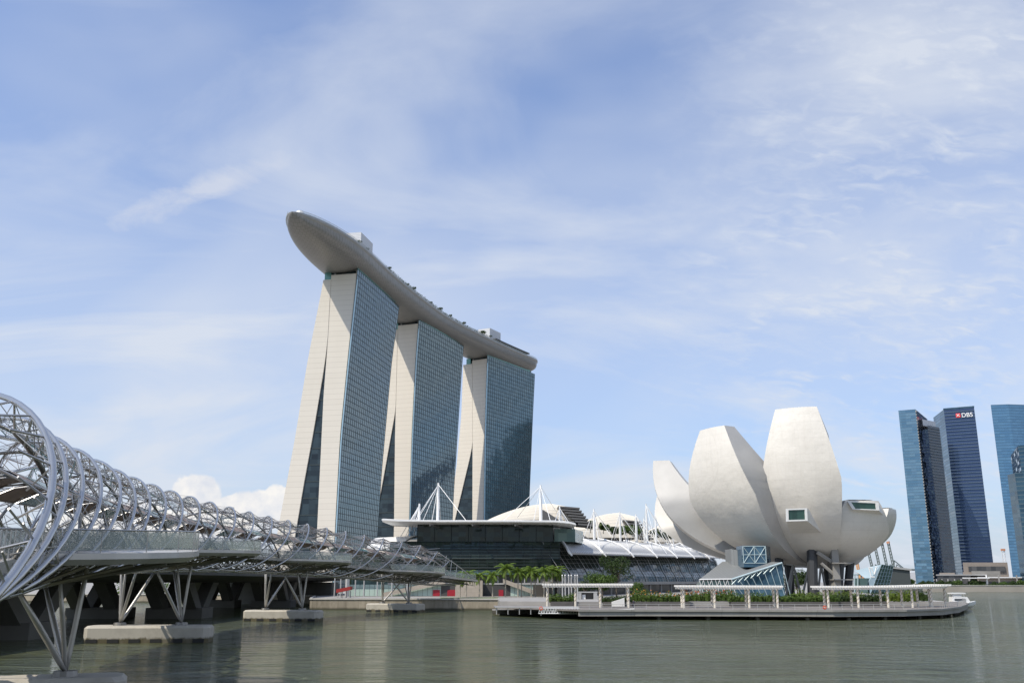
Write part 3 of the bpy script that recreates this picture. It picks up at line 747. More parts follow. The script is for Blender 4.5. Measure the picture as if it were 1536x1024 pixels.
def phiI(s, k): return math.pi / 2 - 2 * math.pi * (s - 4.0 - k * PITCHH / 5) / PITCHH
STEP = 1.3542
def frange(a, b, st):
    n = int(round((b - a) / st)); return [a + (b - a) * i / n for i in range(n + 1)]
# the last full loop nearest the viewer belongs to tube 4; the others stop where the spiral is cut
START = {}
for k in range(6):
    cr = 0.6 + k * PITCHH / 6
    while cr > -22: cr -= PITCHH
    while cr < -26: cr += PITCHH          # crest at or after the last full loop
    if cr > 22: cr -= 65
    START[k] = max(cr - 26.5, -46.6) if -25 < cr < 40 else -27.0
    if cr < -25: START[k] = -27.0
for k in range(6):
    mb = MB(); st = START[k]; pts = [HX(s, phiO(s, k), RO * rad_end(s)) for s in frange(st, S1, STEP)]
    if st < -45: pts = [HX(st - 1.0, phiO(st, k) - 1.5, RO)] + [pts[0] + (pts[0] - pts[1]) * .2] + pts
    mb.tube(pts, 0.145, 12); mb.build('outer_tube', M['steel'], hb, True)
for k in range(5):
    mb = MB(); mb.tube([HX(s, phiI(s, k), RI * rad_end(s)) for s in frange(-27.0, S1, STEP)], 0.125, 8)
    mb.build('inner_tube', M['steel_dark'] if k % 5 in (0, 2) else M['steel'], hb, True)
mbr = MB(); mbs = MB()
ST = 2.7083
rng = random.Random(11)
for k in range(6):
    for i, s in enumerate(frange(START[k] + .8, S1, ST)):
        ph = phiO(s, k); re = rad_end(s); p = HX(s, ph, RO * re)
        best = sorted(range(5), key=lambda q: abs(math.remainder(phiI(s, q) - ph, 2 * math.pi)))[:2]
        # wedge struts inwards, splayed along and around the tube
        for ds, da in ((-1.35, .16), (1.35, -.16)):
            mbs.bar(p, HX(s + ds, ph + da, RI * re), 0.050, 4)
        # fans of thin rods down to the inner spiral
        for q in range(5):
            for ds in (2.7, 5.4, 8.1, -4.1, -6.8):
                s2 = s + ds
                if not (-27 < s2 < S1): continue
                d = math.remainder(phiI(s2, q) - ph, 2 * math.pi)
                if abs(d) < 0.62: mbr.bar(p, HX(s2, phiI(s2, q), RI * rad_end(s2)), 0.024 + max(0, s) * .00011, 3)
for k in range(6):
    for s in frange(max(START[k], -20) + 1, S1 - 12, ST * 2):
        p = HX(s, phiO(s, k), RO * .985); s2 = s + 10.83
        mbr.bar(p, HX(s + 5.4, phiO(s, k) + .14, RI * 1.02), 0.03 + max(0, s) * .0001, 3); mbr.bar(HX(s + 5.4, phiO(s, k) + .14, RI * 1.02), HX(s2, phiO(s2, k + 1), RO * .985), 0.03 + max(0, s) * .0001, 3)
for k in range(5):
    for s in frange(-26, S1 - 9, ST * 2):
        p = HX(s, phiI(s, k), RI * rad_end(s)); s2 = s + 5.4
        mbr.bar(p, HX(s2, phiI(s2, k + 1), RI * rad_end(s2)), 0.032, 3)
mbs.build('spiral_struts', M['steel_rod'], hb); mbr.build('tension_rods', M['steel_rod'], hb)
# deck, edge beams, cross beams
DZ = -2.55
mb = MB(); mb.loft([[BP(s, -3.3, DZ), BP(s, 3.3, DZ), BP(s, 3.3, DZ - .35), BP(s, -3.3, DZ - .35)] for s in frange(S0, 233, 3)], True, True)
dk = mb.build('deck', M['deck'], hb)
mb = MB()
for sg in (-1, 1):
    mb.loft([[BP(s, sg * 3.3, DZ + .02), BP(s, sg * 3.62, DZ + .02), BP(s, sg * 3.62, DZ - .55), BP(s, sg * 3.3, DZ - .55)] for s in frange(S0, 233, 3)], True, True)
mb.build('edge_beam', M['steel_plate'], dk)
mb = MB()
for s in frange(S0 + 1, 232, 2.7083):
    mb.bar(BP(s, -3.9, DZ - .6), BP(s, 3.9, DZ - .6), 0.14, 6)
    if s < 215:
        mb.bar(BP(s, -3.4, DZ - .5), BP(s, -1.2, -5.1), 0.07, 4); mb.bar(BP(s, 3.4, DZ - .5), BP(s, 1.2, -5.1), 0.07, 4)
        mb.bar(BP(s, -1.2, -5.1), BP(s + 2.7, 1.2, -5.1), 0.06, 4); mb.bar(BP(s, 0.4, DZ - .5), BP(s + 2.7, -1.2, -5.1), 0.06, 4)
mb.build('cross_beams', M['steel_dark'], hb)
mb = MB()
for lat in (-1.2, 1.2): mb.tube([BP(s, lat, -5.1 * (1 if s < 215 else 1 - .4 * min(1, (s - 215) / 25))) for s in frange(S0, 231, 3)], 0.17, 8)
mb.build('bottom_chord', M['steel_plate'], hb, True)
# trussed tail end beyond the spiral
mb = MB()
for s in frange(214, 230, 3):
    for sg in (-1, 1): mb.bar(BP(s, sg * 3.3, DZ), BP(s + 2, sg * 2.8, 3.2 - (s - 214) * .34), 0.06, 4)
for sg in (-1, 1): mb.tube([BP(212, sg * 2.6, 3.6), BP(222, sg * 2.8, 1.0), BP(232, sg * 3.3, -2.4)], 0.12, 6)
for s in frange(205, 229, 2.7): mb.bar(BP(s, -3, DZ - .5), BP(s + 2.7, 3, DZ - 1.8), 0.08, 4); mb.bar(BP(s, 3, DZ - 1.8), BP(s + 2.7, -3, DZ - .5), 0.08, 4)
mb.build('tail_truss', M['steel_rod'], hb)
def railing(parent, line, ht=1.35, post=2.0):
    """line: list of points at deck level"""
    mb = MB()
    for a, b in zip(line, line[1:]):
        n = (b - a).cross(Vector((0, 0, 1))).normalized() * 0.012; z0, z1 = Vector((0, 0, .12)), Vector((0, 0, ht - .08))
        mb.add([a + z0 - n, b + z0 - n, b + z1 - n, a + z1 - n, a + z0 + n, b + z0 + n, b + z1 + n, a + z1 + n], [(0, 1, 2, 3), (7, 6, 5, 4), (3, 2, 6, 7)])
    g = mb.build('railing_glass', M['rail_glass'], parent)
    mb = MB()
    for a, b in zip(line, line[1:]):
        mb.bar(a + Vector((0, 0, ht)), b + Vector((0, 0, ht)), 0.05, 5)
        m_ = max(1, int((b - a).length / post))
        for i in range(m_):
            p = a.lerp(b, i / m_); mb.box(p + Vector((0, 0, ht / 2)), (0.05, 0.05, ht))
    mb.bar(line[-1], line[-1] + Vector((0, 0, ht)), 0.05, 4)
    mb.build('handrail', M['steel_rod'], g)
for sg in (-1, 1): railing(hb, [BP(s, sg * 3.45, DZ) for s in frange(S0, 232, 2.0)])
# viewing pods on the bay side
PIER_S = [0.0, 63.5, 131.7, 192.8]
for i, s in enumerate(PIER_S):
    out = [11.8, 13.0, 12.4, 11.8][i]
    prof = [(-11, 3.6), (-9, 6.4), (-6.5, 9.0), (-3.5, 10.9), (-.5, 11.8), (3.5, 12.0), (6.0, 11.6), (7.4, 10.6), (9.5, 6.8), (11.5, 3.6)]
    pts = [(s + a, 3.6 + (b - 3.6) * (out - 3.6) / 8.4) for a, b in prof]
    top = [BP(a, b, DZ - .02) for a, b in pts]; bot = [BP(a, b - .5, DZ - .75) for a, b in pts]
    inner_t = [BP(a, 3.2, DZ - .02) for a in (pts[-1][0], pts[0][0])]
    mb = MB(); z = Vector((0, 0, 1))
    rt_ = top + inner_t; rm = [p - z * .38 for p in top] + [p - z * .38 for p in inner_t]; rb = bot + [BP(a, 3.2, DZ - .75) for a in (pts[-1][0], pts[0][0])]
    mb.loft([rt_, rm, rb], True, True)
    pod = mb.build('viewing_pod', M['steel_plate'], hb)
    railing(pod, [BP(a, b - .12, DZ) for a, b in pts], 1.4, 2.4)
    mb = MB()
    for a, b in pts[1:-1]: mb.bar(BP(a, b - .8, DZ - .8), BP(lerp(a, s, .5), 1.5, -5.0), 0.12, 6)
    mb.build('pod_bracket', M['steel_dark'], pod)
# canopy panels of perforated steel and glass
flip = True; s = S0 + 2
ns = {0: 'steel_canopy', 1: 'glass_canopy'}
i = 0
s = -25.0
while s < 206:
    L = 7.6; rows = []
    for q in frange(s, s + L, 1.9):
        rows.append([BP(q, 3.5 * x, 1.0 + 1.15 * (1 - x * x)) for x in (-1, -.75, -.5, -.25, 0, .25, .5, .75, 1)])
    mb = MB(); mb.loft(rows, False); mb.loft([[p + Vector((0, 0, .07)) for p in r] for r in rows], False)
    gl_ = i % 3 == 1
    mb.build('glass_canopy' if gl_ else 'steel_canopy', M['canopy_glass'] if gl_ else M['mesh'], hb, True)
    mb = MB()
    for q in (s, s + L):
        mb.tube([BP(q, 3.55 * x, 1.0 + 1.15 * (1 - x * x) - .06) for x in (-1, -.5, 0, .5, 1)], 0.07, 5)
    for x in (-1, 1): mb.tube([r[0 if x < 0 else -1] for r in rows], 0.08, 5)
    mb.build('canopy_frame', M['steel_rod'], hb)
    s += L + (1.4 if i % 2 else 3.0); i += 1

# piers
def pier(s, label, low=0.0):
    c = BP(s, 0, 0); p, r_, a_ = bp(s); rz = math.atan2(r_.y, r_.x)
    t = thing('bridge_pier', label, 'pier', (c.x, c.y, 0))
    mb = MB(); mb.chamfer_box((c.x, c.y, 0.95 - low), (15.6, 4.4, 2.3), rz, 0.28); cap = mb.build('pile_cap', M['pile_cap'], t)
    mb = MB()
    for j in range(6):
        lx = -6.6 + j * 2.65
        for sg in (-1, 1):
            q = c + Vector((r_.x, r_.y, 0)) * lx - Vector((a_.x, a_.y, 0)) * sg * 2.2; mb.box((q.x, q.y, 0.26), (1.4, 0.16, 0.46), rz)
    mb.build_each('dark_notch', M['black'], cap)  # black blocks stand in for the dark, shaded notches at the cap's foot
    for sg in (-1, 1):
        base = BP(s, sg * 3.9, 0); base.z = 2.1 - low
        mb = MB(); mb.tube([base, base + Vector((0, 0, .35))], [0.85, 0.75], 12); mb.build('base_plate', M['steel_dark'], t)
        for (ds, lat, dz, r2) in ((0.3, sg * 4.6, -2.9, .17), (-4.6, sg * 1.2, -5.1, .19), (4.6, sg * 1.2, -5.1, .19), (-2.2, sg * 3.2, -4.3, .15)):
            mb = MB(); tip = BP(s + ds, lat, dz); b0 = base + Vector((0, 0, .25))
            mb.tube([b0, b0.lerp(tip, .15), b0.lerp(tip, .6), tip], [r2 * .75, r2 * 1.05, r2 * 1.1, r2 * .75], 9)
            mb.build('leg', M['steel_plate'], t, True)
    return t
pier(0.0, 'steel legs on a concrete pile cap, in the bottom left corner nearest the viewer', 0.7)
pier(63.5, 'second footbridge pier from the viewer, V of steel legs on a half-lit concrete cap')
pier(131.7, 'third footbridge pier from the viewer, in front of the dark road bridge piers')
pier(192.8, 'farthest footbridge pier, small pale pile cap close in front of the seawall')

# ================================================================== ROAD BRIDGE
rb = thing('road_bridge', 'wide shade-darkened concrete road bridge running behind the spiral footbridge', 'road bridge', (-85, 220, 0))
RB0, RB1 = Vector((-60, 60)), Vector((-64, 345)); rd = (RB1 - RB0).normalized(); rn = Vector((rd.y, -rd.x))
def RBP(l, w, z): q = RB0 + rd * l - rn * w; return Vector((q.x, q.y, z))
mb = MB(); mb.loft([[RBP(l, 0, 9.6), RBP(l, 0, 8.9), RBP(l, 4, 8.1), RBP(l, 12, 7.4), RBP(l, 26, 7.4), RBP(l, 34, 8.1), RBP(l, 38, 8.9), RBP(l, 38, 9.6)] for l in frange(-80, 330, 10)], True, True)
mb.build('girder_deck', M['road_concrete'], rb)
mb = MB()
for w in (0.1, 37.9): mb.loft([[RBP(l, w - .1, 9.6), RBP(l, w + .1, 9.6), RBP(l, w + .1, 10.5), RBP(l, w - .1, 10.5)] for l in frange(-80, 330, 10)], True, True)
mb.build('parapet', M['road_concrete'], rb)
for i, l in enumerate((76, 152, 240)):
    for w0 in ((10, 27)):
        mb = MB()
        for sg in (-1, 1):
            for wo in (-3.5, 3.5):
                mb.loft([[RBP(l + sg * a - h_, w0 + wo - 1.3, z), RBP(l + sg * a + h_, w0 + wo - 1.3, z), RBP(l + sg * a + h_, w0 + wo + 1.3, z), RBP(l + sg * a - h_, w0 + wo + 1.3, z)] for (a, h_, z) in ((1.6, 1.9, 1.5), (9.0, 2.3, 7.45))], True, True)
        mb.loft([[RBP(l - 4, w0 - 6, z), RBP(l + 4, w0 - 6, z), RBP(l + 4, w0 + 6, z), RBP(l - 4, w0 + 6, z)] for z in (-.5, 2.2)], True, True)
        mb.build('pier', M['road_concrete'], rb)
mb = MB(); mb.loft([[RBP(l, 0.2, z), RBP(l, 37.8, z), RBP(l + 14, 37.8, z), RBP(l + 14, .2, z)] for l, z in ((285, -1), (285, 7.42))], True, True); mb.build('abutment', M['road_concrete'], rb)
SLB = [('nearest road bridge lamp, its arm crossing the sky beside the tall cloud', 284, 762, 268, 742.5, 205), ('second road bridge lamp, arm just over the crest of the spiral', 352, 785, 330, 759.5, 262), ('farthest road bridge lamp, near the foot of the first tower', 406, 798, 382, 775.5, 330)]
for lb, x0, y0, x1, y1, Y in SLB:
    b0 = W(x0, y0, Y); t = thing('street_lamp', 'thin grey ' + lb, 'street lamp', (b0.x, b0.y, 9.6))
    tp = W(x0 - 1, y1 + 1, Y); e = W(x1 - 14, y1 - 1, Y)
    mb = MB(); mb.tube([(b0.x, b0.y, 9.6), (tp.x, b0.y, tp.z)], [0.14, 0.08], 6); mb.build('pole', M['steel_rod'], t)
    mb = MB(); mb.bar((tp.x, b0.y, tp.z), (e.x, b0.y, e.z), 0.05, 4); mb.build('arm', M['steel_rod'], t)
    mb = MB(); mb.box((e.x, b0.y, e.z), (1.3, .4, .14)); mb.build('lamp_head', M['white'], t)

# ================================================================== SHOPPING MALL
ml = thing('shopping_mall', 'low waterfront mall of dark curved glass under white canopies and cream shell roofs', 'shopping mall', (13, 310, 3))
MA = Vector((.397, .918)).normalized(); ME = Vector((-MA.y, MA.x))
def MP(w, l, z): return Vector((13 + MA.x * l + ME.x * w, 310 + MA.y * l + ME.y * w, z))
zt = lambda l: 16.8 + .016 * l
LM = 285
# louvred canopy, curved in section, with white ribs
def can_sec(l, dz=0.0):
    return [MP(w, l + w * 1.5 * max(0, 1 - (l - 15) / 60), zt(l) + dz + h + (.002 * l if w > 10 else 0)) for w, h in ((-.3, 0), (1.6, 1.7), (4.2, 3.4), (7.5, 4.8), (11, 5.7), (14, 6.1))]
mb = MB(); mb.loft([can_sec(l) + can_sec(l, -.5)[::-1] for l in frange(15, LM, 9.0)], True, True); cn = mb.build('canopy', M['louvre'], ml)
mb = MB()
for l in frange(15.5, LM, 1.85):
    mb.loft([[MP(w, l + d + w * 1.5 * max(0, 1 - (l - 15) / 60), zt(l) + h + .02) for (w, h) in ((-.3, 0), (4.2, 3.4), (7.5, 4.8), (14, 6.1))] + [MP(w, l + d + w * 1.5 * max(0, 1 - (l - 15) / 60), zt(l) + h + .16) for (w, h) in ((14, 6.1), (7.5, 4.8), (4.2, 3.4), (-.3, 0))] for d in (0, .35)], True, True)
mb.build('louvre_blades', M['white'], cn)
mb = MB()
for l in [15 + 37 * i for i in range(8)]:
    mb.tube([p + Vector((0, 0, .35)) for p in can_sec(l)][::-1] + [MP(-1.4, l, zt(l) - 1.0)], [.35, .4, .45, .5, .5, .45, .3], 6)
mb.build_each('canopy_rib', M['white'], cn)
# curved dark glass below the canopy
gs = [(7.5, 20.4), (6.2, 17.6), (4.2, 14.8), (2.2, 12.2), (.7, 9.8), (0, 7.7)]
mb = MB(); mb.loft([[MP(w, l, z + (zt(l) - 16.8) * (i < 3)) for i, (w, z) in enumerate(gs)] for l in frange(10, LM - 4, 9.25)], False); ag = mb.build('arcade_glass', M['mall_glass'], ml)
mb = MB()
for l in frange(10, LM - 4, 4.6):
    mb.tube([MP(w - .25, l, z + (zt(l) - 16.8) * (i < 3)) for i, (w, z) in enumerate(gs)], .07 if int(l / 4.6 + .5) % 4 else .17, 4)
for i in range(len(gs) - 1):
    for f in (0, .5):
        w, z = lerp(gs[i][0], gs[i + 1][0], f), lerp(gs[i][1], gs[i + 1][1], f)
        mb.tube([MP(w - .15, l, z + (zt(l) - 16.8) * (i < 3)) for l in frange(10, LM - 4, 20)], .045, 4)
mb.build('arcade_mullions', M['lattice'], ag)
mb = MB(); mb.loft([[MP(-1.6, l, 6.5), MP(-1.6, l, 7.7), MP(3, l, 7.7), MP(3, l, 6.5)] for l in (-1, LM)], True, True); mb.build('concrete_band', M['soffit'], ml)
mb = MB(); mb.loft([[MP(4, l, 2.9), MP(4, l, 6.5), MP(8, l, 6.5), MP(8, l, 2.9)] for l in (3, LM)], True, True); mb.build('shopfront', M['shop_dark'], ml)
mb = MB()
for l in frange(4, LM - 5, 18.5): mb.tube([MP(-.6, l, 2.9), MP(-.6, l, 6.5)], .5, 8)
mb.build_each('arcade_column', M['soffit'], ml)
# body of the mall behind
mb = MB(); mb.loft([[MP(8.2, l, 2.9), MP(8.2, l, zt(l) + 4), MP(14, l, zt(l) + 5.6), MP(70, l, zt(l) + 5.6), MP(70, l, 2.9)] for l in (22, LM)], True, True); mb.build('main_body', M['soffit'], ml)
# north hall facing the viewer: stepped dark glass drum
def yv(x, bulge=3.0): return 323 - bulge * math.cos((x + 12) / 30 * 1.35)
xs = frange(-41, 16, 3.0)
mb = MB(); mb.loft([[Vector((x, yv(x, 3) + k, z)) for (k, z) in ((0, 9.8), (-.6, 12), (-.8, 15), (-.3, 18), (.8, 20.6))] for x in xs], False); hg = mb.build('hall_glass', M['mall_glass'], ml)
mb = MB()
for x in xs: mb.tube([(x, yv(x, 3) + k - .2, z) for (k, z) in ((0, 9.8), (-.6, 12), (-.8, 15), (-.3, 18), (.8, 20.6))], .07, 4)
for z, k in ((10.9, -.35), (12, -.6), (13, -.7), (14, -.8), (15, -.8), (16, -.7), (17, -.5), (18, -.3), (19, 0), (20.6, .8)):
    mb.tube([(x, yv(x, 3) + k - .18, z) for x in xs], .10 if z not in (12, 15, 18) else .2, 4)
mb.build('hall_mullions', M['mullion'], hg)
mb = MB(); mb.loft([[Vector((x, yv(x, 3) - .4, 9.9)), Vector((x, yv(x, 3) - .4, 12.2))] for x in xs[3:]], False); mb.build('teal_band', M['mall_glass2'], hg)
mb = MB(); mb.prism([(x, yv(x, 3) + .9) for x in xs] + [(18, 356), (-41, 356)], 3, 20.7); mb.build('hall_body', M['roof_dark'], ml)
mb = MB(); mb.prism([(-32.2, 326), (14.0, 326), (14.4, 352), (-32.6, 352)], 20.75, 27.2); ub = mb.build('clerestory_glass', M['mall_glass'], ml)
mb = MB()
for i in range(9):
    x = lerp(-32.2, 14.0, i / 8); mb.bar((x, 325.8, 20.8), (x, 325.8, 27.1), .10, 4)
    if i < 8 and i % 2 == 0: mb.bar((x, 326.4, 27), (x + 5.8, 326.4, 20.9), .09, 4)
mb.build_each('clerestory_mullion', M['mullion'], ub)
# flat white wing roof
mb = MB(); ys = (314, 318, 330, 346)
mb.loft([[Vector((x, y, z0)) for y, z0 in ((314.5, 26.7 + b), (317, 26.35 + b), (346, 26.6 + b))] + [Vector((x, y, z0)) for y, z0 in ((346, 27.6 + b), (318, 27.5 + b), (314.5, 27.15 + b))]
    for x, b in ((-43, .5), (-38, .2), (-25, 0), (0, 0), (14, -.1), (19, -.5), (21, -1.0))], True, True)
wr = mb.build('wing_roof', M['white'], ml)
mb = MB()
for x in (-27, -13, 1): mb.tube([(x, 313.9, 25.6), (x + 2.6, 319, 25.2)], .35, 6)
mb.build_each('roof_outrigger', M['roof_dark'], wr)
# terrace behind the wing's right end
mb = MB(); mb.prism([(14.6, 330), (22, 333), (26, 350), (14.6, 350)], 21, 25.4); mb.build('terrace_glass', M['mall_glass2'], ml)
# ground floor under the hall
mb = MB(); mb.prism([(-41, 321.5), (14, 321.5), (14, 323), (-41, 323)], 7.2, 9.75); mb.build('window_band', M['podium_glass'], ml)
mb = MB(); mb.prism([(-41.2, 320.9), (14, 320.9), (14, 323), (-41.2, 323)], 9.76, 10.4); mb.prism([(-41.2, 320.9), (14, 320.9), (14, 323), (-41.2, 323)], 6.7, 7.19)
for x in frange(-40, 13, 4.4): mb.box((x, 321.2, 8.5), (.35, .4, 2.55))
mb.build('window_band_frame', M['louvre'], ml)
mb = MB(); mb.prism([(-54, 321.3), (14, 321.3), (14, 324), (-54, 324)], 2.9, 6.69); mb.build('base_wall', M['mint'], ml)
mb = MB()
for px0, px1 in ((649.3, 659.6), (671, 691.5), (724.5, 733.5), (748, 755)):
    a, b = W(px0, 890, 321), W(px1, 890, 321); mb.prism([(a.x, 321.0), (b.x, 321.0), (b.x, 321.35), (a.x, 321.35)], 3.0, 5.0)
mb.build_each('red_door', M['red'], ml)
mb = MB()
for x0, x1, z0, z1 in ((-43, -22, 4.0, 8.4), (12, -3, 3.2, 8.6)):
    mb.prism([(x0, 320.0), (x1, 320.0), (x1, 320.6), (x0, 320.6)], lambda p: lerp(z0, z1, (p[0] - x0) / (x1 - x0)) - 1.4, lambda p: lerp(z0, z1, (p[0] - x0) / (x1 - x0)))
mb.prism([(-18.5, 316), (-9.6, 316), (-9.6, 322), (-18.5, 322)], 2.9, 8.0)
mb.build_each('stair_wall', M['beige'], ml)
mb = MB()
for px in (502, 511, 521, 533, 546, 566, 588, 611): 
    a = W(px, 880, 316); mb.tube([(a.x, 316, 2.9), (a.x, 316, 9.0)], .22 if px != 521 else .75, 6)
mb.build_each('colonnade_column', M['louvre'], ml)
mb = MB(); a, b = W(500, 880, 322), W(618, 880, 322); mb.prism([(a.x, 319.5), (b.x, 319.5), (b.x, 330), (a.x, 330)], 9.0, 9.9); mb.build('colonnade_roof', M['soffit'], ml)
mb = MB(); a, b = W(528, 880, 324), W(612, 880, 324); mb.prism([(a.x, 322.5), (b.x, 322.5), (b.x, 323.5), (a.x, 323.5)], 2.9, 8.9); mb.build('colonnade_glass', M['mall_glass2'], ml)
# left white awning
mb = MB(); rows = []
for t in frange(0, 1, .2):
    A = W(549, 821.5, 322).lerp(W(571, 806, 338), t) + Vector((0, 0, 1.2 * math.sin(math.pi * t)))
    B = W(595, 822, 322).lerp(W(632, 802.5, 338), t) + Vector((0, 0, 1.2 * math.sin(math.pi * t)))
    rows.append([A, A.lerp(B, .5), B, B - Vector((0, 0, .6)), A - Vector((0, 0, .6))])
mb.loft(rows, True, True); mb.build('left_awning', M['white'], ml)
mb = MB(); mb.prism([(-56, 332), (-41.1, 328), (-41.1, 356), (-56, 356)], 3, 18.5); mb.build('left_wing', M['mall_glass'], ml)
# shell roofs
def shell(l0, w0, Ln, H, z0):
    base = MP(w0, l0, 0); d = Vector((shd.x, shd.y, 0)); n = Vector((-shd.y, shd.x, 0))
    def prof(u): return math.sin(min(1.0, u / .80) * math.pi / 2) ** 0.9 * (1 - max(0, u - .8) * .9) + .01
    NS = 9
    def section(u, jmax):
        h = H * prof(u); pts = [(0.0, z0 - 3), (0.0, z0)]
        for j in range(NS):
            a0, a1 = (j / NS) * math.pi / 2, ((j + 1) / NS) * math.pi / 2
            d0, zj, zk = 26 * (1 - math.cos(a0)) * (.3 + .7 * prof(u)), z0 + h * math.sin(a0), z0 + h * math.sin(a1)
            pts += [(d0, zj), (d0 + .15, lerp(zj, zk, .78)), (d0 + .9 * prof(u), lerp(zj, zk, .76)), (d0 + 1.0 * prof(u), zk)]
        pts += [(26 * (.3 + .7 * prof(u)) + 3, z0 + h), (60, z0 + h * .2), (60, z0 - 3)]
        return [base + d * (u * Ln) + n * q + Vector((0, 0, z)) for q, z in pts]
    mb = MB(); mb.loft([section(q, 0) for q in frange(0.0, 1.0, 1 / 24)], True, True); mb.build('roof_shell', M['shell'], ml)
shd = Vector((1.0, 0.10)).normalized()
S1_ = W(738, 783, 400); shd = Vector((1.0, 0.05)).normalized()
def shell_at(px, py, Y, px1, H):
    a = W(px, py, Y); b = W(px1, py, Y); rel = Vector((a.x - 13, a.y - 310)); l = rel.dot(MA); w = rel.dot(ME)
    shell(l, w, b.x - a.x, H, a.z)
shell_at(722, 784, 398, 862, 9.6)
shell_at(852, 797, 505, 962, 11.2)
shell_at(962, 805, 610, 1058, 11.5)
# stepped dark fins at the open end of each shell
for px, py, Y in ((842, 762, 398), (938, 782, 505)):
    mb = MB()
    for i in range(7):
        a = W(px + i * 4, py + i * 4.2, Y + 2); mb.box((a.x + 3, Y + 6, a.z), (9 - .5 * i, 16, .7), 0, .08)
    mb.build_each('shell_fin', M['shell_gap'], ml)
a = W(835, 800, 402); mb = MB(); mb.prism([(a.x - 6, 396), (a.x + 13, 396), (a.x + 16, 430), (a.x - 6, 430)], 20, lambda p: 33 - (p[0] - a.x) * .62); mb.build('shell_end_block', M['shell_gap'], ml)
# masts and stay cables
def mast(px, pyt, pyb, Y, cables, r=.42):
    b = W(px, pyb, Y); t = W(px, pyt, Y); m_ = MB(); top = Vector((b.x, Y, t.z))
    m_.tube([(b.x, Y, b.z - 3), (b.x, Y, lerp(b.z, t.z, .5)), top], [r, r, r * .55], 8); o = m_.build('mast', M['white'], ml)
    m_ = MB()
    for q in cables: m_.bar(top - Vector((0, 0, .6)), W(*q), .11, 4)
    m_.build('stay_cable', M['white'], o)
mast(656.5, 724, 783, 345, [(600, 822, 330), (620, 784, 330), (633, 784, 335), (661, 783, 360), (702, 784, 330), (644, 803, 345)], .55)
mast(628, 755, 802, 340, [(600, 806, 336), (612, 790, 330), (614, 800, 338), (620, 806, 340), (632, 802, 345), (605, 812, 330)], .5)
mast(811.3, 727, 785, 345, [(752, 783, 330), (827, 786, 330), (800, 784, 330), (850, 792, 360), (776, 776, 380)], .55)
mast(840, 759, 808, 352, [(830, 790, 340), (852, 820, 345), (866, 815, 352), (826, 800, 335), (880, 826, 345), (848, 806, 370)], .45)
for i, (px, pt, pb_, Y, tip) in enumerate([(891.5, 763, 808, 392, (901, 829, 356)), (930.5, 767, 809, 428, (944.5, 830, 390)), (955, 771, 811, 460, (982, 831, 426)), (967, 777, 812, 478, (1000, 830, 440)), (971, 755, 812, 470, (1015, 833, 463)),
        (984.5, 765, 813, 492, (1041, 834, 500)), (1000, 793, 814, 520, (1060, 835, 525)), (1010, 797, 815, 530, (1074, 836, 550)), (1022, 800, 816, 545, (1080, 838, 570))]):
    mast(px, pt, pb_, Y, [tip, (tip[0] - 30, tip[1] - 12, Y - 12), (px - 9, pb_, Y + 6), (px + 12, pb_ + 1, Y + 6), (px + 36, pb_ + 4, Y + 20), (px + 25, pb_ - 4, Y - 5)], .55 if i < 6 else .4)
# roof truss near the museum
mb = MB()
for i in range(12):
    a, b = W(1036 + i * 5, 811 + i * 2.2, 520), W(1040 + i * 5, 819 + i * 2.0, 515); mb.bar(a, b, .25, 4); mb.bar(a, W(1045 + i * 5, 821 + i * 2.0, 515), .2, 4)
mb.tube([W(1010, 817, 520), W(1036, 811, 520), W(1060, 818, 520), W(1095, 834, 520)], .5, 6); mb.tube([W(1030, 822, 515), W(1060, 826, 515), W(1098, 842, 515)], .5, 6)
mb.build('roof_truss', M['white'], ml)

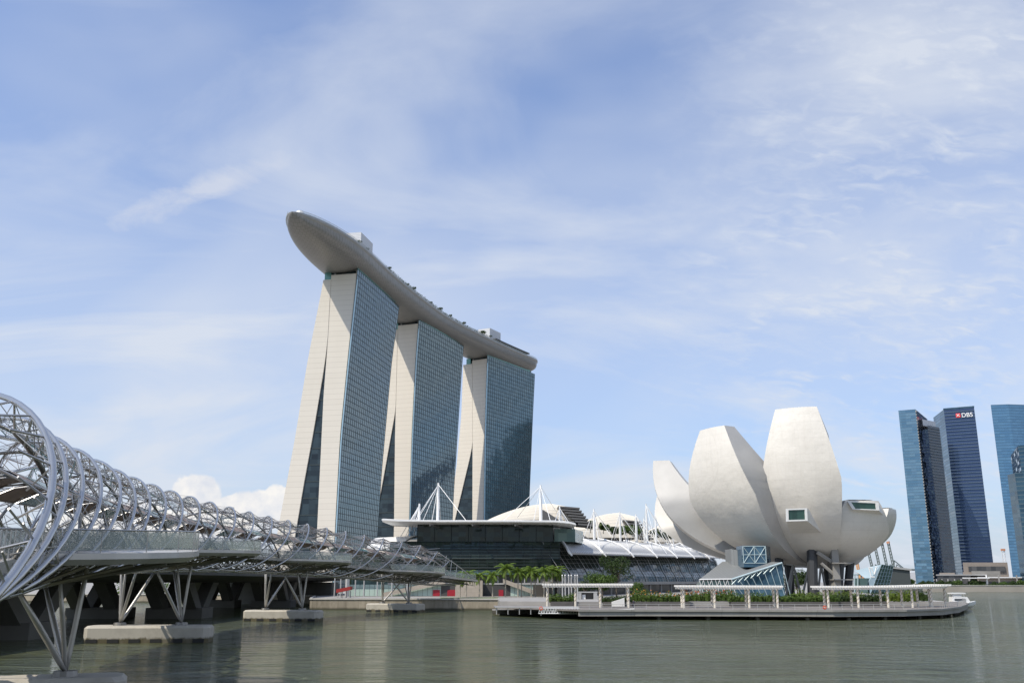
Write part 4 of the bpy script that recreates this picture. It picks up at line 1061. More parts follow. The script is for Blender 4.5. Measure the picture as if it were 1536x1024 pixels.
# ================================================================== MUSEUM
MC = Vector((98.0, 303.0)); cdv = (-MC).normalized()          # direction from the museum to the viewer
mu = thing('museum', 'white lotus-shaped museum whose tall petals curl up from a raised bowl', 'museum', (MC.x, MC.y, 3))
def pdir(beta):   # beta: degrees, positive towards the left of the photograph
    a = math.atan2(cdv.y, cdv.x) - R(beta); return Vector((math.cos(a), math.sin(a)))
Z0 = 12.0
def petal(beta, Rr, zt_, half, tip_w, thick=(9, 5), pw=2.3, tmax=1.0, wpeak=0.62, name='petal', lean=0.0, slope=0.62, floor_z=27.0):
    d = pdir(beta); n = Vector((-d.y, d.x))
    H = zt_ - Z0; rings = []; outer = []
    NT_ = 26
    prof = []
    for i in range(NT_ + 1):
        t = i / NT_ * tmax * math.pi / 2
        r = Rr * (math.sin(t) ** (2 / pw)); z = Z0 + H * (1 - max(0.0, math.cos(t)) ** (2 / pw)); prof.append((r + lean * (i / NT_) ** 3, z))
    for i, (r, z) in enumerate(prof):
        q = i / NT_
        wfull = r * math.tan(R(half))
        # width: fills its sector low down, then tapers to the cut tip
        wmax = Rr * math.tan(R(half)) * 0.93
        e = max(0.0, (z - Z0) / H)
        w = min(wfull, lerp(wmax, tip_w, max(0, (e - .36) / .64) ** 1.45))
        if e < .36: w = min(wfull, wmax * (.97 + .03 * e / .36))
        a, b = prof[max(0, i - 1)], prof[min(NT_, i + 1)]; tr, tz = b[0] - a[0], b[1] - a[1]; L = math.hypot(tr, tz); nr, nz = -tz / L, tr / L
        th = lerp(thick[0], thick[1], q) * min(1, r / 14 + .15)
        drop = (prof[-1][1] - z)
        ri, zi = r - thick[1] - drop * slope, z
        if ri < 3.0: zi = max(zi, min(z + (3.0 - ri) * .5, floor_z)); ri = 3.0
        zi = max(zi, min(floor_z, z + 6))
        ri = min(ri, r - .2) if r > 3.4 else .8 * r
        wi = min(w * .92, max(ri * math.tan(R(half)) * 1.02, 1.2))
        sec = []
        for k in range(9):
            u = -1 + k / 4.0; bul = (1 - u * u) * w * 0.10
            sec.append(Vector((MC.x + d.x * (r - nr * bul) + n.x * u * w, MC.y + d.y * (r - nr * bul) + n.y * u * w, z - nz * bul)))
        for k in range(5):
            u = 1 - k / 2.0; sg = (1 - u * u) * wi * .10
            sec.append(Vector((MC.x + d.x * (ri + sg * .5) + n.x * u * wi, MC.y + d.y * (ri + sg * .5) + n.y * u * wi, zi)))
        rings.append(sec)
    mb = MB(); mb.loft([r[:9] for r in rings], False); o = mb.build('petal', M['petal'], mu, True)
    mb = MB()
    mb.loft([[r[8], r[9]] for r in rings], False); mb.loft([[r[13], r[0]] for r in rings], False)
    mb.build('petal_side', M['petal_side'], o, True)
    mb = MB(); mb.loft([r[9:] for r in rings], False); mb.build('petal_inner', M['petal_in'], o, True)
    last = rings[-1]; cpt = sum(last, Vector()) / 14
    mb = MB(); mb.add(last, [tuple(range(14))]); mb.add([cpt + (p - cpt) * .72 + Vector((0, 0, .12)) for p in last], [tuple(range(14))]); mb.mi = 0
    mb.build('petal_tip', M['petal'], o)
    return o, prof, d, n, rings
petals = {}
petals['A'] = petal(90, 52.0, 47, 15, 3.2, (12, 5.4), lean=0)
petals['B'] = petal(45, 45.0, 53.0, 21, 5.8, (9, 4.2), lean=-3.5)
petals['C'] = petal(8, 37.0, 57.5, 19.5, 6.0, (11, 6.0), lean=-5.5)
petals['D'] = petal(-27, 26.5, 30.5, 22, 5.2, (10, 6), pw=2.1, floor_z=22)
petals['E'] = petal(-70, 22.5, 29.0, 20, 3.6, (9, 6), pw=1.75, floor_z=22)
petals['F'] = petal(108, 55.5, 37.5, 13, 3.0, (9, 5))
petals['G'] = petal(140, 44, 34, 17, 5, (9, 6))
petals['H'] = petal(176, 38, 30, 18, 5, (9, 6))
petals['I'] = petal(-145, 21, 28, 20, 5, (9, 6), pw=1.8, floor_z=22)
petals['J'] = petal(-112, 15, 24, 18, 5, (9, 6), pw=1.7, floor_z=22)
# bowl underside closing the middle
mb = MB(); mb.loft([[Vector((MC.x + r * math.cos(a), MC.y + r * math.sin(a), z)) for a in [k * math.pi / 12 for k in range(24)]] for r, z in ((.5, 11.6), (4, 11.7), (7, 12.0), (10, 12.8), (12, 14.6), (13, 20), (12, 24.5), (2, 24))], True, True)
mb.build('bowl', M['petal'], mu, True)
# skylight windows
def skylight(key, q0, q1, out, wd, box_z):
    o, prof, d, n, rings = petals[key]
# box window on the tall petal
o, prof, d, n, rings = petals['C']
def on(px, py, Y): return W(px, py, Y)
def box_window(parent, pts_px, Y, depth, gm):
    fr = [W(px, py, Y) for px, py in pts_px]; c = sum(fr, Vector()) / 4
    back = [Vector((p.x + (depth * (.14, .16, .75, .40)[i]), p.y + depth * (.3 if i < 2 else 1), p.z - (0 if i < 2 else depth * .32))) for i, p in enumerate(fr)]
    mb = MB(); mb.loft([[p for p in fr], back], True, True); b = mb.build('window_box', M['petal'], parent)
    inn = [c + (p - c) * .82 + Vector((0, -.05, 0)) for p in fr]
    mb = MB()
    outf = [c + (p - c) * 1.03 + Vector((0, -.35, 0)) for p in fr]; inf = [c + (p - c) * .80 + Vector((0, -.35, 0)) for p in fr]
    for i in range(4):
        k = (i + 1) % 4; mb.add([outf[i], outf[k], inf[k], inf[i], outf[i] + Vector((0, .4, 0)), outf[k] + Vector((0, .4, 0)), inf[k] + Vector((0, .4, 0)), inf[i] + Vector((0, .4, 0))], [(0, 1, 2, 3), (4, 7, 6, 5), (0, 4, 5, 1), (3, 2, 6, 7)])
    mb.build('window_frame', M['win_frame'], b)
    mb = MB(); mb.add(inn, [(0, 1, 2, 3)]); mb.build('pane', gm, b)
box_window(petals['C'][0], [(1179, 763), (1209.5, 762), (1210.5, 780.5), (1179.5, 781.5)], 267.0, 9, M['green_glass'])
mb = MB()
for key, i0 in (('D', 26), ('E', 26)):
    o, prof, d, n, rings = petals[key]
    last = rings[-1]; prev = rings[-2]
    cpt = sum(last, Vector()) / 14
    mb = MB(); pts = [cpt + (p - cpt) * .78 + Vector((d.x * .0, d.y * .0, .30)) for p in last]; mb.add(pts, [tuple(range(14))]); mb.build('skylight_pane', M['green_glass'], o)
box_window(petals['D'][0], [(1271, 751.5), (1316.5, 753.5), (1318, 765), (1279, 763.5)], 275.0, 5, M['green_glass'])
# raking columns, lattice, stair core
mb_cols = [(1219, 832, 1219, 892, 1.6), (1262, 826, 1256, 890, 1.5), (1280, 824, 1270, 890, 1.3), (1183, 846, 1186, 892, 1.4), (1170, 838, 1168, 892, 1.3), (1240, 835, 1243, 890, 1.2)]
for i, (x0, y0, x1, y1, r_) in enumerate(mb_cols):
    Y = (286, 292, 296, 300, 292, 306)[i]; a = W(x0, y0, Y); b = W(x1, y1, Y); b.z = 2.9
    m_ = MB(); m_.tube([b, a + Vector((0, 0, 3))], r_, 8); m_.build('column', M['column'], mu)
m_ = MB()
for x0, x1 in ((1190, 1184), (1190, 1202), (1214, 1203), (1214, 1224), (1214, 1228), (1190, 1178), (1232, 1240), (1232, 1226)):
    a = W(x0, 851, 296); b = W(x1, 890, 296); b.z = 2.9; m_.bar(b, a + Vector((0, 0, 1)), .35, 6)
m_.build('lattice_struts', M['lattice'], mu)
m_ = MB(); a = W(1246, 830, 284); b = W(1256, 830, 284)
m_.prism([(a.x, 283), (b.x, 283), (b.x + .5, 289), (a.x + .5, 289)], 2.9, 19.5); sc_ = m_.build('stair_core', M['soffit'], mu)
m_ = MB()
for z in (12.9, 8.2): m_.box((b.x + .5, 284, z), (5.6, 6, .28))
m_.bar((a.x - 3, 284, 12.9), (b.x, 284, 8.2), .5, 6); m_.bar((a.x - 4, 284, 16), (a.x, 284, 13.4), .6, 6)
m_.build('stair_landing', M['soffit'], sc_)
m_ = MB(); a0, a1 = W(1180, 845.5, 296), W(1213, 850, 296); m_.bar(a0, a1, .3, 6); m_.build('light_strip', M['white'], mu)

# entrance pavilion
ep = thing('entrance_pavilion', 'glass entrance pavilion with sloping grey metal roof left of the museum columns', 'pavilion', (60, 280, 3))
A = W(1049, 868.5, 262); B = W(1097, 868, 262); Cc = W(1173, 843, 262); D = W(1100, 843.5, 300); E_ = W(1172, 842, 300)
A2 = Vector((A.x, 262, 2.9)); 
mb = MB(); mb.add([A, B, Cc, Vector((Cc.x + 2, 290, Cc.z + .8)), Vector((B.x + 4, 290, Cc.z + .8))], [(0, 1, 2, 3, 4)]); rf = mb.add([p - Vector((0, 0, .4)) for p in (A, B, Cc, Vector((Cc.x + 2, 290, Cc.z + .8)), Vector((B.x + 4, 290, Cc.z + .8)))], [(4, 3, 2, 1, 0)])
mb.build('roof', M['zinc'], ep)
base = [Vector((A.x + 1.0, 263, 2.9)), Vector((B.x + 2.6, 263, 2.9)), Vector((Cc.x + .6, 263, 2.9))]
mb = MB(); mb.add([base[1], base[2], Cc - Vector((0, -.3, .3)), B - Vector((0, -.3, .3))], [(0, 1, 2, 3)])
mb.add([base[2], Vector((Cc.x + 2, 289, 2.9)), Vector((Cc.x + 2, 289.8, Cc.z + .4)), Cc - Vector((0, -.3, .3))], [(0, 1, 2, 3)]); fg = mb.build('blue_facade', M['blue_glass'], ep)
mb = MB(); mb.add([base[0], base[1], B - Vector((0, -.3, .3)), A - Vector((0, -.3, .3))], [(0, 1, 2, 3)])
mb.add([Vector((A.x + 1, 289, 2.9)), base[0], A - Vector((0, -.3, .3)), Vector((B.x + 4, 289, Cc.z + .4))], [(0, 1, 2, 3)]); pg = mb.build('pale_facade', M['mall_glass2'], ep)
mb = MB()
for i in range(9):
    t = i / 8; a = B.lerp(Cc, t) - Vector((0, .1, .2)); b = base[1].lerp(base[2], t) + Vector((1.4, -.4, 0)); mb.bar(a, b, .10, 4)
mb.bar(B - Vector((0, .1, .1)), Cc - Vector((0, .1, .1)), .25, 4)
for i in range(1, 8): mb.bar(B.lerp(Cc, i / 8) - Vector((0, .1, .3)), B.lerp(Cc, (i - 1) / 8) - Vector((0, .1, 1.4)), .1, 4)
mb.build('facade_fins', M['pale_frame'], fg)
mb = MB()
for i in range(9):
    t = i / 8; a = A.lerp(B, t) - Vector((0, .1, .2)); b = A.lerp(B, t + .1); b = Vector((b.x + .6, 262.6, 2.9)); mb.bar(a, b, .09, 4)
    if i % 2: mb.bar(a, Vector((b.x - 3.4, 262.6, 2.9)), .07, 4)
mb.bar(A - Vector((0, .1, 0)), B - Vector((0, .1, 0)), .16, 4)
mb.build('diagonal_frame', M['white'], pg)
# glass lift box with cross bracing
a = W(1115.5, 842, 276); b = W(1149.5, 842, 276); c = W(1149.5, 820.5, 276)
mb = MB(); mb.prism([(a.x, 276), (b.x, 276), (b.x + 3.5, 284), (a.x, 284)], a.z - 1.5, c.z + .5); lb = mb.build('glass_box', M['blue_glass'], ep)
mb = MB(); y = 275.85; z0, z1, xm = a.z - .4, c.z + .3, (a.x + b.x) / 2
for xa, xb in ((a.x, xm), (xm, b.x)):
    mb.bar((xa, y, z0), (xb, y, z1), .1, 4); mb.bar((xa, y, z1), (xb, y, z0), .1, 4)
for x in (a.x, xm, b.x): mb.bar((x, y, z0), (x, y, z1), .14, 4)
for z in (z0, (z0 + z1) / 2, z1): mb.bar((a.x, y, z), (b.x, y, z), .1, 4)
mb.build('cross_bracing', M['pale_frame'], lb)
mb = MB(); a = W(1090, 832, 290); b = W(1112, 842, 290); mb.prism([(a.x, 284), (b.x + 1, 280), (b.x + 1, 292), (a.x, 292)], 9, lambda p: 17.0 - (p[0] - a.x) * .25); mb.build('grey_link', M['zinc'], ep)
# roofline letters are too fine to read; slim upright sign bars

# ================================================================== PROMENADE
rng = random.Random(21)
def pergola(label, line, hgt, posts, depth=4.2):
    """line: front edge points on the ground, posts: places along it 0..1"""
    L = [0.0]
    for a, b in zip(line, line[1:]): L.append(L[-1] + (b - a).length)
    def at(t):
        s = max(0, min(1, t)) * L[-1]
        for i in range(len(line) - 1):
            if s <= L[i + 1] + 1e-6:
                f = (s - L[i]) / (L[i + 1] - L[i]); d = (line[i + 1] - line[i]).normalized(); return line[i].lerp(line[i + 1], f), d
        return line[-1], (line[-1] - line[-2]).normalized()
    root = thing('pergola', label, 'pergola', tuple(at(.5)[0]))
    up = Vector((0, 0, 1))
    mb = MB()
    for off in (0.2, depth):
        rows = []
        for t in frange(0, 1, 1 / 24):
            p, d = at(t); n = Vector((-d.y, d.x, 0)); q = p + n * off + up * hgt
            rows.append([q + n * -.14 + up * -.22, q + n * .14 + up * -.22, q + n * .14 + up * .22, q + n * -.14 + up * .22])
        mb.loft(rows, True, True)
    mb.build('roof_beam', M['white_matt'], root)
    mb = MB(); ns_ = int(L[-1] / .62)
    for i in range(ns_ + 1):
        p, d = at(i / ns_); n = Vector((-d.y, d.x, 0)); q = p + n * (depth / 2) + up * (hgt + .42)
        mb.box(q, (.30, depth + 1.8, .38), math.atan2(d.y, d.x))
    mb.build('roof_slats', M['white_matt'], root)
    for t in posts:
        for off in (0.2, depth):
            p, d = at(t + (0.012 if off > 1 else 0)); n = Vector((-d.y, d.x, 0)); q = p + n * off
            mb = MB(); mb.tube([q - up * (q.z - 2.0), q + up * (hgt - .2)], .27, 10); o = mb.build('post', M['twist'], root)
            mb = MB()
            for ph in (0, math.pi):
                mb.tube([q + up * (hgt * k / 20.0) * .98 + Vector((math.cos(ph + k * .62), math.sin(ph + k * .62), 0)) * .24 for k in range(21)], .085, 4)
            mb.build('spiral_band', M['twist2'], o)
    return root
def gl(pxs, py, z=2.02): return [Wz(px, y, z) for px, y in zip(pxs, py)]
pergola('short white slatted pergola in front of the palms and the screen kiosk', [W(815, 902, 219) * 1, W(949, 902, 219)], 3.35, (.045, .36, .64, .955))
for o in [o for o in bpy.data.objects if o.name == 'pergola']: pass
pergola('white slatted pergola before the glass entrance pavilion, between the two others', [W(1019, 905, 215), W(1174, 905.5, 215)], 3.35, (.045, .345, .68, .955))
pl = [W(1229, 905.5, 216), W(1290, 905.5, 216), W(1340, 905, 217), W(1380, 904, 219), W(1408, 903, 222), W(1424, 902, 225)]
pergola('longest white pergola, curving with the boardwalk tip on the right', pl, 3.3, (.06, .25, .45, .63, .80, .96))

def hedge(name, label, cat, line, wdt, h, m, flowers=None, wall=True, z0=2.95, n=26):
    h *= 1.25
    root = thing(name, label, cat, tuple(line[0]))
    mb = MB(); mf = MB(); mw = MB()
    for a, b in zip(line, line[1:]):
        L = (b - a).length; d = (b - a).normalized(); nn = Vector((-d.y, d.x, 0))
        for i in range(int(L / 1.0) + 1):
            c = a + d * i * 1.0 + nn * (wdt / 2 + rng.uniform(-.3, .3)); hh = h * rng.uniform(.75, 1.2)
            leaf_blob(mb, c + Vector((0, 0, hh * .5)), (.95, wdt * .55, hh * .62), n * 4, .22, rng, shell=.6); mb.chamfer_box(c + Vector((0, 0, hh * .35)), (1.1, wdt * .7, hh * .6), 0, .15)
            if flowers: leaf_blob(mf, c + Vector((0, 0, hh * .85)), (.8, wdt * .5, hh * .32), flowers, .15, rng, shell=.7)
        if wall:
            q = [a - nn * .3, b - nn * .3, b + nn * wdt, a + nn * wdt]
            mw.prism([(p.x, p.y) for p in q], 2.0, z0 + .05)
    mb.build('foliage', M[m], root)
    if flowers: mf.build('blossom', M['flower_red'] if 'red' in label else M['flower_orange'], root)
    if wall: mw.build('planter_wall', M['planter'], root)
    return root
def hl(px0, px1, Y, z=2.95, k=2):
    a, b = W(px0, 890, Y), W(px1, 890, Y); return [Vector((a.x, Y, z)), Vector((b.x, Y, z))]
hedge('hedge', 'low green hedge behind the left half of the short pergola', 'hedge', hl(826, 860, 232), 2.2, 1.3, 'leaf_hedge')
hedge('hedge', 'dark green hedge between the screen kiosk and the right post of the short pergola', 'hedge', hl(905, 946, 229), 2.2, 1.2, 'leaf_dark')
hedge('flower_bed', 'long leafy bed sprinkled with orange blossom between the two left pergolas', 'flower bed', hl(948, 1034, 231), 3.2, 1.9, 'leaf_hedge', 12)
hedge('flower_bed', 'red flowering bed behind the left half of the middle pergola', 'flower bed', hl(1030, 1098, 236), 2.6, 2.0, 'leaf_hedge', 20)
hedge('hedge', 'green hedge with pale edge behind the right half of the middle pergola', 'hedge', hl(1096, 1168, 229), 2.2, 1.5, 'leaf_hedge')
hedge('hedge', 'long dark green hedge in a planter between the middle and the curved pergola', 'hedge', hl(1166, 1256, 229), 2.4, 1.35, 'leaf_hedge', n=30)
hedge('hedge', 'lime green hedge in the row behind, under the museum columns', 'hedge', hl(1198, 1300, 240), 2.6, 1.9, 'leaf_lime')
hedge('hedge', 'dark green hedge behind the left posts of the curved pergola', 'hedge', hl(1256, 1330, 231), 2.4, 1.5, 'leaf_dark', n=30)
hedge('hedge', 'bright yellow-green rounded shrubs behind the right posts of the curved pergola', 'hedge', hl(1336, 1374, 232), 3.2, 2.3, 'leaf_lime', wall=False)
hedge('hedge', 'dark rounded shrubs at the right end of the curved pergola', 'hedge', hl(1372, 1396, 236), 3.2, 2.5, 'leaf_dark', wall=False)
# palms
pr = local_thing('palm_tree', 'tall palm with the fullest crown, fourth clear trunk from the left', 'palm tree', (W(758, 890, 302).x, 302, 2.95), 'palms along the promenade lawn')
palm_mesh(pr, 8.4, 20, 4.2, random.Random(5))
pr2 = local_thing('palm_tree', 'palm with yellowish ragged fronds at the foot of the footbridge end', 'palm tree', (W(699, 890, 302).x, 302, 2.95), 'palms along the promenade lawn')
palm_mesh(pr2, 6.6, 15, 4.0, random.Random(9))
pp = [(pr2, 719, 893, .95, 'narrow upright yellowish palm beside the square stone block'), (pr2, 739, 893.5, .98, 'short dark palm just left of the palm with the fullest crown'),
      (pr, 777, 893, .88, 'palm directly right of the palm with the fullest crown, slightly shorter'), (pr, 782, 891.5, .85, 'palm half hidden behind its neighbour, thin trunk close beside it'),
      (pr, 797, 893, .92, 'palm in the middle of the right-hand palm row, over the stair wall'), (pr, 803, 891, .86, 'shorter palm right behind the one over the stair wall'),
      (pr, 816, 893, .90, 'palm touching the left end of the short pergola'), (pr, 829, 890, .95, 'palm rising behind the left posts of the short pergola'), (pr, 837, 889, .93, 'rightmost palm of the row, next to the flagpoles'),
      (pr2, 690, 891, .85, 'small leftmost palm leaning under the tail of the footbridge')]
for i, (src, px, py, sc, lb) in enumerate(pp): copy_thing(src, (W(px, 890, 302 + (893 - py) * 1.6).x, 302 + (893 - py) * 1.6, 2.95), i * 1.9 + .7, lb, sc)
def tree(label, px, py, h, cr, m, nb=14, nl=150, leaf=.3, bare=.3, name='broadleaf_tree', z=2.95, Y=None, tr=.25, seed=1, squash=.8):
    loc = Wz(px, py, z) if Y is None else Vector((W(px, py, Y).x, Y, z))
    t = local_thing(name, label, 'tree', tuple(loc)); tree_mesh(t, h, cr, nb, nl, leaf, m, random.Random(seed), tr, bare, squash); return t
tree('bright green spreading tree right of the flagpoles, in front of the dark glass', 903, 889.5, 7.6, 5.0, 'leaf', 18, 170, .26, seed=2, Y=288)
tree('tall airy dark tree behind the bright green one, against the dark glass', 925, 889, 13.2, 5.2, 'leaf_dark', 22, 110, .24, .3, seed=3, Y=292)
tree('low loose bush-like tree between the flagpoles and the bright green tree', 876, 889, 5.5, 3.2, 'leaf_dark', 10, 110, .24, .2, seed=4, Y=290)
tree('low green tree tucked behind the right end of the short pergola', 958, 889, 4.6, 3.0, 'leaf', 9, 100, .24, .2, seed=5, Y=285)
tree('dense dark tree seen between the lattice struts under the museum', 1196, 889, 9.5, 6.5, 'leaf_dark', 16, 160, .35, .2, seed=6, Y=372)
RG = [('small round tree on the mall roof, left of a pair by the mast', 886, 799, 420, 5.6, 2.5), ('small round tree on the mall roof, right of a pair by the mast', 905.5, 800, 420, 5.0, 2.6),
      ('bushy roof garden tree between the second pair of masts', 938, 808, 455, 6.5, 4.0), ('bushy roof garden tree just left of the tallest right-hand mast', 952, 810, 470, 7.5, 4.2),
      ('low spreading roof garden tree beside the third cream shell', 985, 811, 500, 6.5, 4.4), ('low dark tree at the base of the third cream shell', 1002, 812, 515, 5.5, 3.6), ('small dark tree in front of the middle cream shell', 921, 806, 440, 5, 3.0)]
for i, (lb, px, py, Y, h, cr) in enumerate(RG):
    q = W(px, py, Y); t = local_thing('roof_garden_tree', lb, 'tree', tuple(q)); tree_mesh(t, h, cr, 9, 90, .42, 'leaf' if i < 4 else 'leaf_dark', random.Random(30 + i), .15, .25)
# flagpoles
FL = ['leftmost', 'second', 'third', 'fourth', 'fifth', 'rightmost']
for i, px in enumerate((843.8, 848, 853.4, 857.3, 863, 866.4)):
    b = W(px, 890, 262); tp = W(px, 863, 262); t = thing('flagpole', 'bare pale flagpole, %s of the six standing left of the bright green tree' % FL[i], 'flagpole', (b.x, 262, 2.95), 'bare flagpoles behind the short pergola')
    mb = MB(); mb.tube([(b.x, 262, 2.9), (b.x, 262, tp.z)], [.20, .13], 8); mb.build('pole', M['louvre'], t); mb = MB(); mb.tube([(b.x, 262, tp.z), (b.x, 262, tp.z + .35)], [.2, .05], 8); mb.build('finial', M['white'], t)
# kiosk with screen under the first pergola
k0 = Wz(868, 903.5, 2.02); k1 = Wz(895, 903.5, 2.02); kz = 2.0
kt = thing('kiosk', 'white box-framed ticket kiosk with dark opening under the short pergola', 'kiosk', ((k0.x + k1.x) / 2, k0.y, 2))
mb = MB()
for x in (k0.x + .3, k1.x - .3): mb.box((x, k0.y + 1, 3.35), (1.0, 2.0, 2.7))
mb.box(((k0.x + k1.x) / 2, k0.y + 1, 4.83), (k1.x - k0.x + .6, 2.1, .28)); mb.build('frame', M['louvre'], kt)
mb = MB(); mb.box(((k0.x + k1.x) / 2, k0.y + 1.5, 3.4), (k1.x - k0.x - 1.2, .2, 2.6)); mb.build('screen', M['shop_dark'], kt)
mb = MB(); mb.box((k0.x + 1.5, k0.y + .8, 3.2), (.9, .5, 2.0)); mb.build('white_panel', M['white'], kt)
# jetty and gangway
jt = thing('jetty', 'narrow floating jetty with pale handrails in front of the lawn and palms', 'jetty', tuple(Wz(790, 914, .7)))
ja, jb = Wz(738, 914.6, .9), Wz(868, 917.2, .9)
mb = MB(); mb.prism([(ja.x, ja.y), (jb.x, jb.y), (jb.x, jb.y + 4), (ja.x, ja.y + 4)], .1, .9); mb.build('pontoon', M['pile'], jt)
mb = MB(); mb.prism([(ja.x, ja.y), (jb.x, jb.y), (jb.x, jb.y + 4), (ja.x, ja.y + 4)], .9, 1.0); mb.build('pontoon_deck', M['louvre'], jt)
ra, rb_ = W(742, 907.6, 206.5), W(868, 907.9, 206.5)
mb = MB(); mb.prism([(ra.x, 206.5), (rb_.x, 206.5), (rb_.x, 208.5), (ra.x, 208.5)], 2.25, 2.5)
for i in range(8):
    x = lerp(ra.x + .4, rb_.x - .5, i / 7); mb.box((x, 206.8, 1.7), (.16, .16, 1.6))
mb.build('upper_walkway', M['louvre'], jt)
mb = MB(); ga, gb = W(808, 909, 206.2), W(952, 914, 204.0)
for i in range(15):
    x = lerp(ga.x, ga.x + 8.5, i / 15); mb.bar((x, 206.1, 1.1), (x + .28, 206.1, 2.2), .06, 4); mb.bar((x + .28, 206.1, 2.2), (x + .57, 206.1, 1.1), .06, 4)
for z in (1.1, 2.2): mb.bar((ga.x, 206.1, z), (ga.x + 8.6, 206.1, z), .09, 4)
mb.build('gangway_truss', M['white'], jt)
mb = MB(); mb.tube([(rb_.x, 205.6, 1.55), (lerp(rb_.x, gb.x, .6), 204.6, 1.75), (gb.x, 203.9, 2.05)], .22, 6); mb.build('ramp_edge', M['louvre'], jt)
# railing along the boardwalk edge: fine posts and top rail
bwr = thing('boardwalk_railing', 'fine grey railing running the length of the boardwalk edge', 'railing', tuple(Wz(1200, 913, 2.0)))
mb = MB(); mp_ = MB()
for i in range(1, 10):
    a, b = Vector((*BWp[i], 2.06)), Vector((*BWp[i + 1], 2.06)); d = b - a; n = Vector((d.y, -d.x, 0)).normalized() * -.6
    mb.bar(a + n + Vector((0, 0, 1.05)), b + n + Vector((0, 0, 1.05)), .035, 4); mb.bar(a + n + Vector((0, 0, .55)), b + n + Vector((0, 0, .55)), .02, 4)
    c_ = max(1, int(d.length / 2.3))
    for j in range(c_): p = a.lerp(b, j / c_) + n; mp_.box(p + Vector((0, 0, .53)), (.07, .07, 1.06))
mb.build('rail', M['louvre'], bwr); mp_.build_each('railing_post', M['louvre'], bwr)
# wedge-shaped white box
wb = Wz(928, 909, 2.0); mb = MB(); mb.prism([(wb.x - 1.6, wb.y), (wb.x + 1.4, wb.y), (wb.x + 1.4, wb.y + 2), (wb.x - 1.6, wb.y + 2)], 2.01, lambda p: 3.0 if p[0] < wb.x else 3.9)
tag(mb.build('white_hatch', M['white']), 'small white wedge-topped hatch box on the boardwalk between pergola and ramp', 'hatch box')
# lifebuoys
for px, py, lb in ((1237, 910.5, 'small orange lifebuoy on the boardwalk rail below the museum'), (811.5, 912, 'small orange lifebuoy on the jetty near the gangway')):
    p = Wz(px, py, 2.4); mb = MB(); mb.tube([(p.x + .3 * math.cos(a), p.y, p.z + .3 * math.sin(a)) for a in [k * math.pi / 6 for k in range(13)]], .12, 6)
    t = thing('lifebuoy_stand', lb, 'lifebuoy', (p.x, p.y, 2)); mb.build('lifebuoy', M['flower_red'], t); mb = MB(); mb.bar((p.x, p.y + .1, 1.0), (p.x, p.y + .1, p.z), .05, 4); mb.build('post', M['louvre'], t)

# people, a few, tiny on the promenade
def skin_person(label, loc, rz, top, hgt=1.7, walk=.18):
    root = local_thing('person', label, 'person', tuple(loc), None, rz)
    k = hgt / 1.72
    V = [(0, 0, .95), (0, 0, 1.18), (0, 0, 1.42), (0, 0, 1.52), (0, .02, 1.63), (.10, 0, .88), (.11, walk, .48), (.11, walk * 1.1, .06), (-.10, 0, .88), (-.11, -walk, .48), (-.11, -walk * 1.5, .08),
         (.19, 0, 1.40), (.25, -.06, 1.13), (.26, .06, .88), (-.19, 0, 1.40), (-.25, .06, 1.13), (-.26, .16, .90), (.11, walk * 1.1 + .14, .03), (-.11, -walk * 1.5 + .14, .03)]
    Ed = [(0, 1), (1, 2), (2, 3), (3, 4), (0, 5), (5, 6), (6, 7), (0, 8), (8, 9), (9, 10), (2, 11), (11, 12), (12, 13), (2, 14), (14, 15), (15, 16), (7, 17), (10, 18)]
    Rr = [.14, .13, .15, .055, .095, .09, .065, .045, .09, .065, .045, .06, .045, .035, .06, .045, .035, .035, .035]
    me = bpy.data.meshes.new('body'); me.from_pydata([tuple(c * k for c in v) for v in V], Ed, []); o = bpy.data.objects.new('body', me); C.objects.link(o)
    sk = o.modifiers.new('skin', 'SKIN'); 
    for i, r_ in enumerate(Rr): me.skin_vertices[0].data[i].radius = (r_ * k, r_ * k)
    me.skin_vertices[0].data[0].use_root = True
    o.modifiers.new('sub', 'SUBSURF').levels = 1; me.materials.append(top)
    bpy.context.view_layer.update(); dg = bpy.context.evaluated_depsgraph_get(); m2 = bpy.data.meshes.new_from_object(o.evaluated_get(dg)); bpy.data.objects.remove(o)
    m2.materials.clear(); m2.materials.append(top); m2.materials.append(M['skin'])
    for p in m2.polygons:
        p.use_smooth = True
        if p.center.z > 1.53 * k or (abs(p.center.x) > .22 and p.center.z < 1.1 * k): p.material_index = 1
    o = bpy.data.objects.new('body', m2); C.objects.link(o); o.parent = root
    mb = MB(); mb.loft([[(.085 * k * math.cos(a) * c_, .02 + .095 * k * math.sin(a) * c_, z * k) for a in [j * math.pi / 4 for j in range(8)]] for z, c_ in ((1.64, 1), (1.70, .98), (1.745, .7), (1.76, .2))], True, True); mb.build('hair', M['black'], root)
    return root
def add_skin(me): pass
try:
    _t = bpy.data.meshes.new('t')
    PEO = [((950.5, 911), 'person in dark clothes standing at the boardwalk edge between the two left pergolas', 0.4, 'cloth_dark'), ((1334, 908), 'person in faded red walking under the curved pergola', 1.6, 'cloth_red'), ((996, 905), 'person in white walking beside the orange blossom bed', 1.2, 'white')]
    for (px, py), lb, rz, c_ in PEO:
        q = Wz(px, py, 2.02)
        me = None
        root = skin_person(lb, q, rz, M[c_])
except Exception as ex:
    print('people failed', ex)

